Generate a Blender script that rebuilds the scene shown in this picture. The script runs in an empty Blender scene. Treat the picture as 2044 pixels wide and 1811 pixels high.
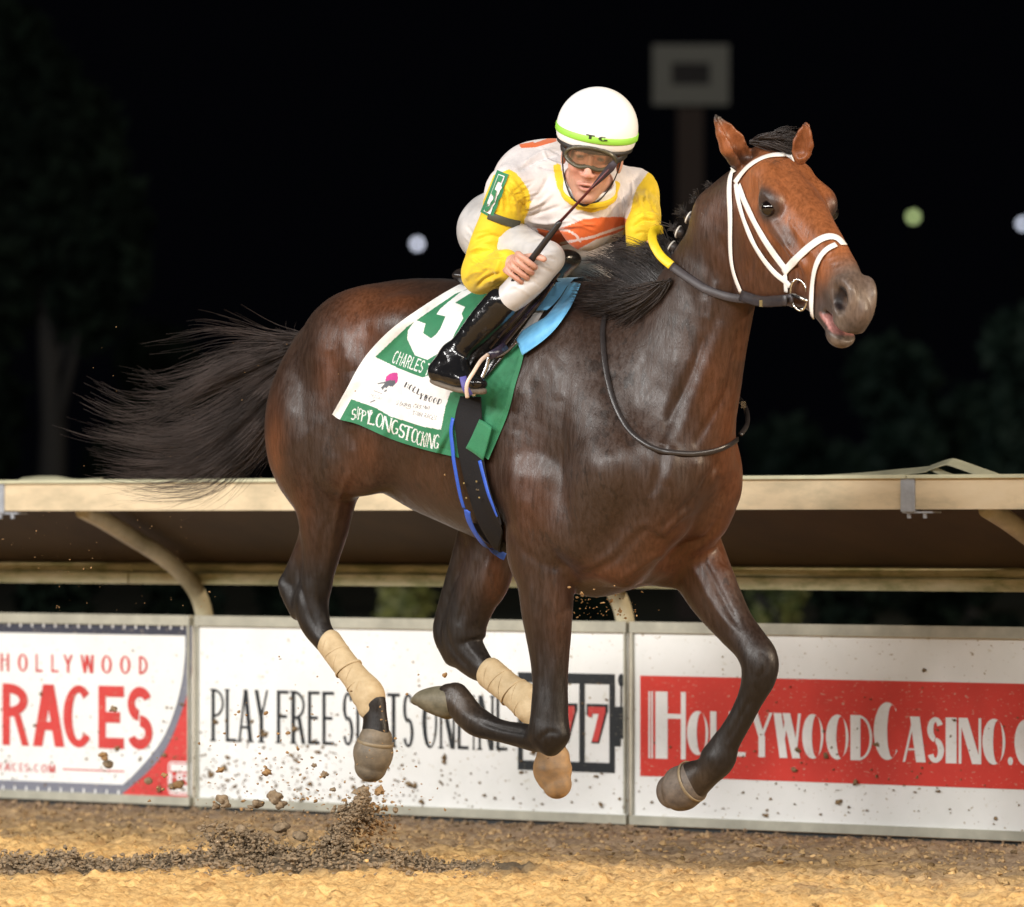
import bpy, bmesh, math, random, time
import numpy as np
from mathutils import Vector, Matrix
from mathutils.bvhtree import BVHTree

SC = bpy.context.scene
C = SC.collection
random.seed(7)
RNG = np.random.default_rng(7)
T0 = time.time()

# ------------------------------------------------------------------ camera
# a 210 mm lens at 1.0 m height across the track; horse at about 17 m, fence at about 20 m
FPX = 11900.0
cam_d = bpy.data.cameras.new('camera'); cam = bpy.data.objects.new('camera', cam_d); C.objects.link(cam)
cam.location = (0, 0, 1.0); cam.rotation_euler = (math.radians(90), 0, 0)
cam_d.sensor_width = 36; cam_d.sensor_fit = 'HORIZONTAL'
cam_d.lens = FPX / 2044 * 36
cam_d.shift_y = (1040 - 905.5) / 2044
cam_d.clip_start = 0.5; cam_d.clip_end = 2000
cam_d.dof.use_dof = True; cam_d.dof.focus_distance = 16.7; cam_d.dof.aperture_fstop = 4.0
SC.camera = cam

# ------------------------------------------------------------------ night sky
W = bpy.data.worlds.new('World'); SC.world = W; W.use_nodes = True
bgn = W.node_tree.nodes['Background']
bgn.inputs[0].default_value = (0.35, 0.38, 0.6, 1); bgn.inputs[1].default_value = 0.0022

# ------------------------------------------------------------------ the track's floodlight banks, on the grandstand side
LK = 1.75   # strength of all the banks together
def flood(name, loc, target, watts, size, col):
    d = bpy.data.lights.new(name, 'AREA'); d.shape = 'RECTANGLE'; d.size = size[0]; d.size_y = size[1]
    d.energy = watts; d.color = col
    o = bpy.data.objects.new(name, d); C.objects.link(o); o.location = loc
    o.rotation_euler = (Vector(target) - Vector(loc)).to_track_quat('-Z', 'Y').to_euler()
    return o
for x, y, z, w, c in ((-27, 3, 12, 1700, (1.0, .97, .94)), (-20, -1, 12.5, 1700, (1.0, .97, .94)), (-13, -4, 13, 1500, (1.0, .97, .93)), (-6, -6, 13, 1300, (1.0, .97, .93)), (4, -6, 12, 700, (1.0, .95, .90)),
                      (14, -4, 13, 1000, (1.0, .93, .86)), (22, 0, 12.5, 1100, (1.0, .89, .76)), (28, 9, 11, 4000, (1.0, .80, .58)), (-26, 13, 12, 1000, (1.0, .96, .92))):
    flood('floodlight_bank', (x, y, z), (0.1, 17.8, 1.0), w * LK, (4.0, 1.8), c)

SC.view_settings.view_transform = 'Standard'; SC.view_settings.look = 'None'
SC.view_settings.exposure = 0; SC.view_settings.gamma = 1
try:
    SC.cycles.use_denoising = True
    SC.cycles.max_bounces = 6
except Exception: pass

# ------------------------------------------------------------------ helpers
def P(u, v, Y):
    return np.array([(u - 1022) * Y / FPX, Y, 1.0 + (1040 - v) * Y / FPX])
HF = np.array([.743, -.669, 0]); HN = np.array([-.669, -.743, 0]); HO = np.array([-.015, 17.0, 0])
def H(s, l, z): return HO + HF * s + HN * l + np.array([0, 0, z])
def PH(u, v, l):
    k = (u - 1022) / FPX
    s = (k * (17 - .743 * l) + .015 + .669 * l) / (.743 + .669 * k)
    Y = 17 - .669 * s - .743 * l
    return P(u, v, Y)
PX = 1 / 700.0

def unit(a):
    a = np.asarray(a, float); return a / max(np.linalg.norm(a), 1e-9)

class Field:
    """signed distance field on a grid, shapes blended one into the next"""
    def __init__(self, lo, hi, h):
        self.lo = np.array(lo, float); self.h = h
        self.n = (np.ceil((np.array(hi) - self.lo) / h)).astype(int) + 1
        self.f = np.full(tuple(self.n), 0.5, np.float32)
    def _win(self, lo, hi):
        i0 = np.maximum(((lo - self.lo) / self.h).astype(int), 0)
        i1 = np.minimum(((hi - self.lo) / self.h).astype(int) + 2, self.n)
        if np.any(i1 <= i0): return None
        ax = [(self.lo[d] + np.arange(i0[d], i1[d]) * self.h).astype(np.float32) for d in range(3)]
        return i0, i1, ax
    def _cap(self, ax, A, B, ra, rb, n, cap):
        L = np.linalg.norm(B - A); n = unit(n)
        e = (B - A) / L if L > 1e-6 else unit(np.cross(n, [0.13, .2, .97]))
        n = unit(n - e * np.dot(n, e)); m = np.cross(e, n)
        X = (ax[0][:, None, None] - A[0]).astype(np.float32); Y = (ax[1][None, :, None] - A[1]).astype(np.float32); Z = (ax[2][None, None, :] - A[2]).astype(np.float32)
        e32, n32, m32 = e.astype(np.float32), n.astype(np.float32), m.astype(np.float32)
        t = X * e32[0] + Y * e32[1] + Z * e32[2]
        tc = np.clip(t, 0, L); w_ = tc / max(L, 1e-6)
        rA = ra[0] + (ra[1] - ra[0]) * w_; rB = rb[0] + (rb[1] - rb[0]) * w_
        rX = np.minimum(rA, rB) if cap is None else cap
        ex = t - tc
        pa = X * n32[0] + Y * n32[1] + Z * n32[2]; pb = X * m32[0] + Y * m32[1] + Z * m32[2]
        k0 = np.sqrt((ex / rX) ** 2 + (pa / rA) ** 2 + (pb / rB) ** 2)
        k1 = np.sqrt((ex / rX ** 2) ** 2 + (pa / rA ** 2) ** 2 + (pb / rB ** 2) ** 2) + 1e-6
        d = k0 * (k0 - 1) / k1
        return np.where(k0 < 1e-3, -np.minimum(rA, rB), d).astype(np.float32)
    def _merge(self, i0, i1, d, k, cut=False):
        sl = tuple(slice(i0[q], i1[q]) for q in range(3)); f = self.f[sl]
        if cut:
            d = -d; hh = np.clip(.5 - .5 * (f - d) / k, 0, 1)
            self.f[sl] = f * (1 - hh) + d * hh + k * hh * (1 - hh)
        else:
            hh = np.clip(.5 + .5 * (f - d) / k, 0, 1)
            self.f[sl] = f * (1 - hh) + d * hh - k * hh * (1 - hh)
    def add(self, A, B, ra, rb, n, k=.02, cut=False, cap=None):
        """tapered elliptic capsule from A to B; ra=(lateral radius at A, at B), rb=(radius in the other direction)"""
        A = np.asarray(A, float); B = np.asarray(B, float)
        ra = (ra, ra) if np.isscalar(ra) else ra; rb = (rb, rb) if np.isscalar(rb) else rb
        R = max(max(ra), max(rb), cap or 0) + max(k, .01) + 2 * self.h
        w = self._win(np.minimum(A, B) - R, np.maximum(A, B) + R)
        if w is None: return
        self._merge(w[0], w[1], self._cap(w[2], A, B, ra, rb, n, cap), k, cut)
    def ball(self, c, r, n=(1, 0, 0), k=.02, cut=False, e=None):
        """ellipsoid: r = (along e, along n, third)"""
        r = (r, r, r) if np.isscalar(r) else r
        c = np.asarray(c, float)
        e = unit(e) if e is not None else unit(np.cross(n, [0.13, .2, .97]))
        self.add(c - e * 1e-5, c + e * 1e-5, r[1], r[2], n, k, cut, cap=r[0])
    def chain(self, pts, n, k=.02, cut=False, sub=6):
        """smooth limb through pts: list of (P, lateral radius, other radius)"""
        q = [np.concatenate([p, [a, b]]) for p, a, b in pts]
        q = np.array(spline(q, sub) if len(q) > 2 else q, float); q[:, 3:] = np.maximum(q[:, 3:], .002)
        R = q[:, 3:].max() + max(k, .01) + 2 * self.h
        w = self._win(q[:, :3].min(0) - R, q[:, :3].max(0) + R)
        if w is None: return
        i0, i1, ax = w; shp = tuple(i1 - i0)
        best = np.full(shp, 9., np.float32); par = np.zeros(shp, np.float32)
        for i, (a, b) in enumerate(zip(q, q[1:])):
            r = max(a[3:].max(), b[3:].max()) * 1.5 + max(k, .01) + 2 * self.h
            w2 = self._win(np.minimum(a[:3], b[:3]) - r, np.maximum(a[:3], b[:3]) + r)
            if w2 is None: continue
            j0, j1, ax2 = w2
            j0 = np.maximum(j0, i0); j1 = np.minimum(j1, i1)
            if np.any(j1 <= j0): continue
            ax2 = [(self.lo[d] + np.arange(j0[d], j1[d]) * self.h - a[d]).astype(np.float32) for d in range(3)]
            sl = tuple(slice(j0[t] - i0[t], j1[t] - i0[t]) for t in range(3))
            e = (b - a)[:3]; L2 = max(float(e @ e), 1e-9); e = e.astype(np.float32)
            X, Y, Z = ax2[0][:, None, None], ax2[1][None, :, None], ax2[2][None, None, :]
            t = np.clip((X * e[0] + Y * e[1] + Z * e[2]) / L2, 0, 1)
            d2 = (X - t * e[0]) ** 2 + (Y - t * e[1]) ** 2 + (Z - t * e[2]) ** 2
            m = d2 < best[sl]
            best[sl][m] = d2[m]; par[sl][m] = (i + t)[m]
        ids = np.argwhere(best < 8.5)
        if not len(ids): return
        u = par[ids[:, 0], ids[:, 1], ids[:, 2]]
        G = np.gradient(q[:, :3], axis=0); G /= np.linalg.norm(G, axis=1)[:, None] + 1e-9
        us = np.arange(len(q))
        it = lambda arr: np.stack([np.interp(u, us, arr[:, c]) for c in range(arr.shape[1])], 1)
        cr = it(q); tg = it(G); tg /= np.linalg.norm(tg, axis=1)[:, None] + 1e-9
        n = unit(n); nn = n[None] - tg * (tg @ n)[:, None]; nn /= np.linalg.norm(nn, axis=1)[:, None] + 1e-9
        mm = np.cross(tg, nn)
        p = self.lo + (ids + i0) * self.h - cr[:, :3]
        rA, rB = cr[:, 3], cr[:, 4]
        ex = (p * tg).sum(1); pa = (p * nn).sum(1); pb = (p * mm).sum(1)
        inn = (u > 1e-3) & (u < len(q) - 1 - 1e-3); rX = np.where(inn, np.maximum(rA, rB), np.minimum(rA, rB))
        k0 = np.sqrt((ex / rX) ** 2 + (pa / rA) ** 2 + (pb / rB) ** 2)
        k1 = np.sqrt((ex / rX ** 2) ** 2 + (pa / rA ** 2) ** 2 + (pb / rB ** 2) ** 2) + 1e-6
        dd = np.where(k0 < 1e-3, -rX, k0 * (k0 - 1) / k1)
        d = np.full(shp, .3, np.float32); d[ids[:, 0], ids[:, 1], ids[:, 2]] = dd
        self._merge(i0, i1, d, k, cut)
    def plane_cut(self, c, nrm, k=.004):
        ax = [(self.lo[d] + np.arange(self.n[d]) * self.h).astype(np.float32) for d in range(3)]
        nrm = unit(nrm); c = np.asarray(c)
        d = (ax[0][:, None, None] - c[0]) * nrm[0] + (ax[1][None, :, None] - c[1]) * nrm[1] + (ax[2][None, None, :] - c[2]) * nrm[2]
        d = d.astype(np.float32); hh = np.clip(.5 - .5 * (self.f - d) / k, 0, 1)
        self.f = self.f * (1 - hh) + d * hh + k * hh * (1 - hh)
    def mesh(self, smooth=2):
        f = self.f; h = self.h
        f[0] = f[-1] = .5; f[:, 0] = f[:, -1] = .5; f[:, :, 0] = f[:, :, -1] = .5
        s = f < 0
        c = s[:-1, :-1, :-1].astype(np.uint8)
        cnt = np.zeros(tuple(self.n - 1), np.uint8)
        for dx in (0, 1):
            for dy in (0, 1):
                for dz in (0, 1):
                    cnt += s[dx:self.n[0] - 1 + dx, dy:self.n[1] - 1 + dy, dz:self.n[2] - 1 + dz]
        act = np.argwhere((cnt > 0) & (cnt < 8))
        idx = np.full(cnt.shape, -1, np.int32); idx[act[:, 0], act[:, 1], act[:, 2]] = np.arange(len(act))
        acc = np.zeros((len(act), 3)); num = np.zeros(len(act))
        cor = [(x, y, z) for x in (0, 1) for y in (0, 1) for z in (0, 1)]
        val = {q: f[act[:, 0] + q[0], act[:, 1] + q[1], act[:, 2] + q[2]] for q in cor}
        for a in cor:
            for d in range(3):
                if a[d] == 0:
                    b = list(a); b[d] = 1; b = tuple(b)
                    va, vb = val[a], val[b]; m = (va < 0) != (vb < 0)
                    t = np.where(m, va / np.where(m, va - vb, 1), 0)
                    p = np.tile(np.array(a, float), (len(act), 1)); p[:, d] += t
                    acc[m] += p[m]; num[m] += 1
        V = self.lo + (act + acc / num[:, None]) * h
        Q = []
        for d in range(3):
            o = [0, 0, 0]; o[d] = 1
            a = s[:self.n[0] - o[0], :self.n[1] - o[1], :self.n[2] - o[2]]; b = s[o[0]:, o[1]:, o[2]:]
            e = np.argwhere(a != b); ins = a[e[:, 0], e[:, 1], e[:, 2]]
            d1, d2 = (d + 1) % 3, (d + 2) % 3
            def cell(k1, k2):
                q = e.copy(); q[:, d1] -= k1; q[:, d2] -= k2; return idx[q[:, 0], q[:, 1], q[:, 2]]
            q = np.stack([cell(1, 1), cell(0, 1), cell(0, 0), cell(1, 0)], 1)
            q[~ins] = q[~ins][:, ::-1]
            Q.append(q)
        Q = np.concatenate(Q)
        for _ in range(smooth):
            S = np.zeros_like(V); N = np.zeros(len(V))
            for i in range(4):
                a, b = Q[:, i], Q[:, (i + 1) % 4]
                for dd in range(3):
                    S[:, dd] += np.bincount(a, V[b, dd], len(V)) + np.bincount(b, V[a, dd], len(V))
                N += np.bincount(a, minlength=len(V)) + np.bincount(b, minlength=len(V))
            V = V * .4 + S / N[:, None] * .6
        return V, Q

def np_mesh(name, V, Q, mat=None, smooth=True, mats=None, midx=None):
    me = bpy.data.meshes.new(name)
    V = np.asarray(V, np.float32)
    if isinstance(Q, np.ndarray):
        k = Q.shape[1]; nf = len(Q)
        me.vertices.add(len(V)); me.vertices.foreach_set('co', V.ravel())
        me.loops.add(nf * k); me.loops.foreach_set('vertex_index', Q.astype(np.int32).ravel())
        me.polygons.add(nf); me.polygons.foreach_set('loop_start', np.arange(0, nf * k, k, dtype=np.int32))
    else:
        me.from_pydata([tuple(v) for v in V.tolist()], [], [list(map(int, q)) for q in Q])
    me.update(calc_edges=True); me.validate()
    if smooth: me.polygons.foreach_set('use_smooth', [True] * len(me.polygons))
    for m in (mats or ([mat] if mat else [])): me.materials.append(m)
    if midx is not None: me.polygons.foreach_set('material_index', np.asarray(midx, np.int32))
    return me
def set_col(me, col, name='Col'):
    a = me.color_attributes.new(name, 'FLOAT_COLOR', 'POINT')
    c = np.ones((len(me.vertices), 4), np.float32); c[:, :col.shape[1]] = col
    a.data.foreach_set('color', c.ravel())
def obj(name, me, parent=None, label=None, cat=None, group=None, kind=None):
    o = bpy.data.objects.new(name, me); C.objects.link(o)
    if parent is not None: o.parent = parent; o.matrix_parent_inverse = Matrix.Translation(-Vector(parent.location))
    if label: o['label'] = label
    if cat: o['category'] = cat
    if group: o['group'] = group
    if kind: o['kind'] = kind
    return o
def empty(name, loc, label=None, cat=None, group=None, kind=None):
    o = bpy.data.objects.new(name, None); o.location = Vector([float(x) for x in loc]); C.objects.link(o)
    o.empty_display_size = .1
    if label: o['label'] = label
    if cat: o['category'] = cat
    if group: o['group'] = group
    if kind: o['kind'] = kind
    return o

class MB:
    """collects simple shapes into one mesh"""
    def __init__(self): self.V = []; self.F = []; self.M = []; self.mi = 0
    def add(self, V, F):
        b = len(self.V); self.V += [tuple(float(c) for c in v) for v in V]
        self.F += [[b + i for i in f] for f in F]; self.M += [self.mi] * len(F)
    def box(self, c, size, ax=None):
        c = np.asarray(c, float); a = np.eye(3) if ax is None else np.asarray(ax, float)
        h = np.asarray(size) / 2
        V = [c + a[0] * h[0] * x + a[1] * h[1] * y + a[2] * h[2] * z for x in (-1, 1) for y in (-1, 1) for z in (-1, 1)]
        self.add(V, [(0, 1, 3, 2), (4, 6, 7, 5), (0, 4, 5, 1), (2, 3, 7, 6), (0, 2, 6, 4), (1, 5, 7, 3)])
    def tube(self, pts, r, n=10, flat=None, cap=True, upv=None):
        """tube along pts; r scalar or list; flat=(normal list) makes it a flattened strap: r=(half width, half thickness)"""
        pts = [np.asarray(p, float) for p in pts]; V = []
        up = np.array(upv if upv is not None else [0.1, .2, 1.0]); last = None
        for i, p in enumerate(pts):
            t = unit(pts[min(i + 1, len(pts) - 1)] - pts[max(i - 1, 0)])
            if flat is not None:
                nn = unit(flat[i] if not isinstance(flat, np.ndarray) or flat.ndim > 1 else flat)
                nn = unit(nn - t * np.dot(nn, t)); side = np.cross(t, nn)
            else:
                ref = last if last is not None else up
                nn = ref - t * np.dot(ref, t)
                if np.linalg.norm(nn) < 1e-4: nn = np.cross(t, [1, 0, 0])
                nn = unit(nn); last = nn; side = np.cross(t, nn)
            rr = r[i] if isinstance(r, list) else r
            rw, rt = rr if isinstance(rr, (tuple, list)) else (rr, rr)
            for j in range(n):
                a = 2 * math.pi * j / n
                ca, sa = math.cos(a), math.sin(a)
                if flat is not None:   # rounded rectangle
                    ca = math.copysign(abs(ca) ** .5, ca); sa = math.copysign(abs(sa) ** .5, sa)
                V.append(p + side * ca * rw + nn * sa * rt)
        F = []
        for i in range(len(pts) - 1):
            for j in range(n):
                a = i * n + j; b = i * n + (j + 1) % n
                F.append((a, b, b + n, a + n))
        if cap:
            F.append(tuple(range(n))[::-1]); F.append(tuple(range((len(pts) - 1) * n, len(pts) * n)))
        self.add(V, F)
    def me(self, name, mat, smooth=False, mats=None):
        me = bpy.data.meshes.new(name); me.from_pydata(self.V, [], self.F); me.update()
        for m in (mats or [mat]): me.materials.append(m)
        if mats: me.polygons.foreach_set('material_index', self.M)
        bm = bmesh.new(); bm.from_mesh(me); bmesh.ops.recalc_face_normals(bm, faces=bm.faces); bm.to_mesh(me); bm.free()
        if smooth: me.polygons.foreach_set('use_smooth', [True] * len(me.polygons)); 
        return me
def spline(pts, n=8):
    """Catmull-Rom through pts"""
    p = [np.asarray(q, float) for q in pts]; p = [2 * p[0] - p[1]] + p + [2 * p[-1] - p[-2]]; out = []
    for i in range(1, len(p) - 2):
        for j in range(n):
            t = j / n
            out.append(.5 * (2 * p[i] + (p[i + 1] - p[i - 1]) * t + (2 * p[i - 1] - 5 * p[i] + 4 * p[i + 1] - p[i + 2]) * t * t + (3 * p[i] - p[i - 1] - 3 * p[i + 1] + p[i + 2]) * t ** 3))
    out.append(p[-2]); return out

# ------------------------------------------------------------------ materials
def srgb(r, g, b):
    f = lambda c: (c / 255 / 12.92) if c / 255 <= .04045 else ((c / 255 + .055) / 1.055) ** 2.4
    return (f(r), f(g), f(b), 1)
class N:
    def __init__(self, name):
        self.m = bpy.data.materials.new(name); self.m.use_nodes = True; self.t = self.m.node_tree
        self.b = self.t.nodes['Principled BSDF']
    def n(self, typ, **kw):
        x = self.t.nodes.new(typ)
        for k, v in kw.items(): setattr(x, k, v)
        return x
    def l(self, a, b): self.t.links.new(a, b)
    def coord(self, scale=(1, 1, 1), kind='Object'):
        tc = self.n('ShaderNodeTexCoord'); mp = self.n('ShaderNodeMapping'); mp.inputs['Scale'].default_value = scale
        self.l(tc.outputs[kind], mp.inputs[0]); return mp.outputs[0]
    def noise(self, scale, detail=4, rough=.55, co=None):
        x = self.n('ShaderNodeTexNoise'); x.inputs['Scale'].default_value = scale
        x.inputs['Detail'].default_value = detail; x.inputs['Roughness'].default_value = rough
        if co is not None: self.l(co, x.inputs['Vector'])
        return x.outputs[0]
    def ramp(self, fac, stops):
        r = self.n('ShaderNodeValToRGB'); e = r.color_ramp.elements
        while len(e) < len(stops): e.new(.5)
        for i, (p, c) in enumerate(stops): e[i].position = p; e[i].color = c if len(c) == 4 else (*c, 1)
        self.l(fac, r.inputs[0]); return r.outputs[0]
    def mix(self, fac, a, b, mode='MIX'):
        x = self.n('ShaderNodeMix', data_type='RGBA', blend_type=mode)
        for s, v in ((x.inputs[0], fac), (x.inputs[6], a), (x.inputs[7], b)):
            if hasattr(v, 'links'): self.l(v, s)
            else: s.default_value = v
        return x.outputs[2]
    def math(self, op, a, b=None):
        x = self.n('ShaderNodeMath', operation=op)
        for s, v in ((x.inputs[0], a), (x.inputs[1], b)):
            if v is None: continue
            if hasattr(v, 'links'): self.l(v, s)
            else: s.default_value = v
        return x.outputs[0]
    def bump(self, h, strength=.3, dist=.01):
        x = self.n('ShaderNodeBump'); x.inputs['Strength'].default_value = strength; x.inputs['Distance'].default_value = dist
        self.l(h, x.inputs['Height']); self.l(x.outputs[0], self.b.inputs['Normal']); return x
    def col(self, c):
        if hasattr(c, 'links'): self.l(c, self.b.inputs['Base Color'])
        else: self.b.inputs['Base Color'].default_value = c
    def set(self, **kw):
        for k, v in kw.items(): self.b.inputs[k.replace('_', ' ')].default_value = v
        return self
def simple(name, col, rough=.6, bump=None, vary=.25, scale=30, **kw):
    m = N(name); co = m.coord(); nz = m.noise(scale, 5, .6, co)
    c = (*col[:3], 1)
    d = tuple(x * (1 - vary) for x in col[:3]) + (1,)
    m.col(m.ramp(nz, [(.3, d), (.7, c)])); m.set(Roughness=rough, **kw)
    if bump: m.bump(m.noise(bump[0], 4, .6, co), bump[1], bump[2])
    return m.m
# ================================================================== fence line
FDv = np.array([.7625, -.6469, 0]); FNv = np.array([-.6469, -.7625, 0]); FO = np.array([-1.846, 21.5, 0])
def FS(u, off=0.0):
    """station along the fence of the point seen at pixel column u, on the plane off metres toward the track"""
    k = (u - 1022) / FPX; x0 = FO[0] + FNv[0] * off; y0 = FO[1] + FNv[1] * off
    return (k * y0 - x0) / (FDv[0] - k * FDv[1])
def FP(s, off, z): return FO + FDv * s + FNv * off + np.array([0, 0, z])
def FZ(u, v, off=0.0):
    Y = FP(FS(u, off), off, 0)[1]; return 1 + (1040 - v) * Y / FPX
FAX = [FDv, FNv, np.array([0, 0, 1.0])]

# ---- soil height
def vnoise(x, y, seed):
    r = np.random.default_rng(seed); T = r.random((256, 256)).astype(np.float32)
    xi = np.floor(x).astype(int); yi = np.floor(y).astype(int); fx = x - xi; fy = y - yi
    fx = fx * fx * (3 - 2 * fx); fy = fy * fy * (3 - 2 * fy); g = lambda a, b: T[a & 255, b & 255]
    return (g(xi, yi) * (1 - fx) + g(xi + 1, yi) * fx) * (1 - fy) + (g(xi, yi + 1) * (1 - fx) + g(xi + 1, yi + 1) * fx) * fy
GX0, GX1, GY0, GY1, GH = -3.0, 3.4, 13.6, 22.6, .0115
gx = np.arange(GX0, GX1, GH); gy = np.arange(GY0, GY1, GH * 1.2)
XX, YY = np.meshgrid(gx, gy, indexing='ij')
off_ = (XX - FO[0]) * FNv[0] + (YY - FO[1]) * FNv[1]          # distance in front of the fence
al_ = (XX - FO[0]) * FDv[0] + (YY - FO[1]) * FDv[1]
Z = (.014 * (vnoise(al_ * 3.1, off_ * 2.2, 1) - .5) + .014 * (vnoise(XX * 11, YY * 7, 2) - .5) + .016 * (vnoise(XX * 26, YY * 18, 3) - .5)) + .020 * (vnoise(XX * 58, YY * 40, 4) - .5)
r_ = np.random.default_rng(11)
for _ in range(14000):
    cx, cy = r_.uniform(GX0, GX1), r_.uniform(GY0, GY1)
    of = (cx - FO[0]) * FNv[0] + (cy - FO[1]) * FNv[1]
    R = r_.uniform(.007, .018) * (1.5 if r_.random() < .05 and of > .6 else 1)
    i0, i1 = int((cx - R - GX0) / GH), int((cx + R - GX0) / GH) + 2; j0, j1 = int((cy - R - GY0) / (GH * 1.2)), int((cy + R - GY0) / (GH * 1.2)) + 2
    i0, j0 = max(i0, 0), max(j0, 0)
    d2 = ((XX[i0:i1, j0:j1] - cx) ** 2 + (YY[i0:i1, j0:j1] - cy) ** 2) / R ** 2
    Z[i0:i1, j0:j1] = Z[i0:i1, j0:j1] + np.sqrt(np.clip(1 - d2, 0, 1)) * R * .62
# furrow of turned dark soil where the horse has just struck
fur = np.exp(-((YY - 16.85) / (.17 + .05 * np.sin(XX * 9))) ** 2) * (1 - 1 / (1 + np.exp(-(XX - .02) * 9)))
Z += fur * (.030 * (.4 + vnoise(XX * 14, YY * 9, 9)) + .020 * vnoise(XX * 40, YY * 30, 19)) 
Z *= .55 + .45 * np.clip((off_ - .3) / 1.6, 0, 1); Z[:, :] -= .018 + .014 * np.clip(1 - off_ / .5, 0, 1)
Z = np.where(off_ < .05, np.minimum(Z, .0), Z) + .02
soil = N('track_soil'); at = soil.n('ShaderNodeAttribute', attribute_name='Col'); co = soil.coord()
n1 = soil.noise(16, 6, .65, co); n2 = soil.noise(85, 4, .6, co)
c = soil.mix(1.0, at.outputs[0], soil.ramp(n1, [(.30, (.55, .48, .44, 1)), (.50, (1, 1, 1, 1)), (.72, (1.12, 1.12, 1.1, 1))]), 'MULTIPLY')
c = soil.mix(1.0, c, soil.ramp(n2, [(.32, (.62, .58, .55, 1)), (.52, (1, 1, 1, 1))]), 'MULTIPLY')
soil.col(c); soil.set(Roughness=.9, Specular_IOR_Level=.2); soil.bump(soil.math('ADD', n1, soil.math('MULTIPLY', n2, .5)), .6, .012)
sand = np.array([.72, .465, .19]); brown = np.array([.34, .245, .160]); wet = np.array([.13, .10, .066])
nzb = vnoise(XX * 5, YY * 5, 21) * .6 + vnoise(XX * 17, YY * 17, 22) * .4
mB = np.clip((2.6 - off_ - .35 * (XX < .1) + (nzb - .5) * 1.5) / 1.7, 0, 1) ** .9 
cc = sand[None, None] * (1 - mB[..., None]) + brown[None, None] * mB[..., None]
mW = np.clip(fur * 2.4 - .35 + (nzb - .5) * 1.1, 0, 1); mW2 = np.clip((vnoise(XX * 6.3, YY * 6.3, 31) - .72) * 7, 0, 1) * .35 * (mB + .15)
mW = np.maximum(mW, mW2); cc = cc * (1 - mW[..., None]) + wet * mW[..., None]
nx, ny = XX.shape; idx = np.arange(nx * ny).reshape(nx, ny)
GQ = np.stack([idx[:-1, :-1], idx[1:, :-1], idx[1:, 1:], idx[:-1, 1:]], -1).reshape(-1, 4)
GV = np.stack([XX, YY, Z], -1).reshape(-1, 3)
gme = np_mesh('dirt_track', GV, GQ, soil.m); set_col(gme, cc.reshape(-1, 3))
obj('dirt_track', gme, kind='structure')
Zfun = lambda x, y: float(Z[min(max(int((x - GX0) / GH), 0), nx - 1), min(max(int((y - GY0) / (GH * 1.2)), 0), ny - 1)])

# wide ground: the rest of the track and the infield turf
grd = N('infield_ground'); nz = grd.noise(.6, 5, .6, grd.coord()); grd.col(grd.ramp(nz, [(.35, (.020, .030, .012, 1)), (.65, (.045, .055, .022, 1))])); grd.set(Roughness=.95)
mb = MB(); mb.add([(-700, -200, -.06), (700, -200, -.06), (700, 900, -.06), (-700, 900, -.06)], [(0, 1, 2, 3)])
obj('ground', mb.me('ground', grd.m), kind='structure')
tk2 = N('outer_track_soil'); nz = tk2.noise(3, 6, .65, tk2.coord()); tk2.col(tk2.ramp(nz, [(.35, (.40, .25, .11, 1)), (.65, (.60, .38, .16, 1))])); tk2.set(Roughness=.95)
mb = MB(); a0, a1 = FP(-60, 0.1, -.035), FP(60, .1, -.035); b1, b0 = FP(60, 24, -.035), FP(-60, 24, -.035)
mb.add([a0, a1, b1, b0], [(0, 1, 2, 3)]); obj('track_surface', mb.me('track_surface', tk2.m), kind='structure')

# loose clods lying on the soil, too many to count
def clod_mesh(n, place, smin, smax, name, mat, colf=None):
    bm = bmesh.new(); bmesh.ops.create_icosphere(bm, subdivisions=2, radius=1.0); B = np.array([v.co[:] for v in bm.verts]); F = np.array([[v.index for v in f.verts] for f in bm.faces]); bm.free()
    r = np.random.default_rng(5); V = []; Q = []; CL = []
    shapes = []
    for k in range(12):
        d = 1 + .55 * (np.sin(B @ r.normal(0, 2.4, 3) + r.uniform(0, 6)) * .5 + np.sin(B @ r.normal(0, 4.5, 3)) * .4 + np.sin(B @ r.normal(0, 8, 3)) * .35); shapes.append(B * d[:, None] * r.uniform(.55, 1.5, 3))
    for k in range(n):
        p, sc = place(r); s = r.uniform(smin, smax) * sc
        S = shapes[r.integers(12)] @ np.array(Matrix.Rotation(r.uniform(0, 6.28), 3, Vector(unit(r.normal(0, 1, 3)))))
        V.append(S * s * np.array([1, 1, .8]) + p); Q.append(F + k * len(B))
        if colf: CL.append(np.tile(colf(r, p), (len(B), 1)))
    me = np_mesh(name, np.concatenate(V), np.concatenate(Q), mat)
    if colf: set_col(me, np.concatenate(CL))
    return me
def pl(r):
    of = abs(r.normal(0, 1.1)) + .03; s = r.uniform(-1.5, 6.5); p = FP(s, of, 0); p[2] = Zfun(p[0], p[1]) + .003; return p, 1.0
def plc(r, p):
    of = (p - FO) @ FNv; t = min(1, max(0, of / 2.2)); b = brown * (1 - t) + sand * t
    return b * r.uniform(.6, 1.1) if r.random() < .9 else b * .35
obj('clods', clod_mesh(5200, pl, .002, .0085, 'clods', soil.m, plc), label='loose crumbs of track soil scattered in front of the boards', cat='soil', kind='stuff')

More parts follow.
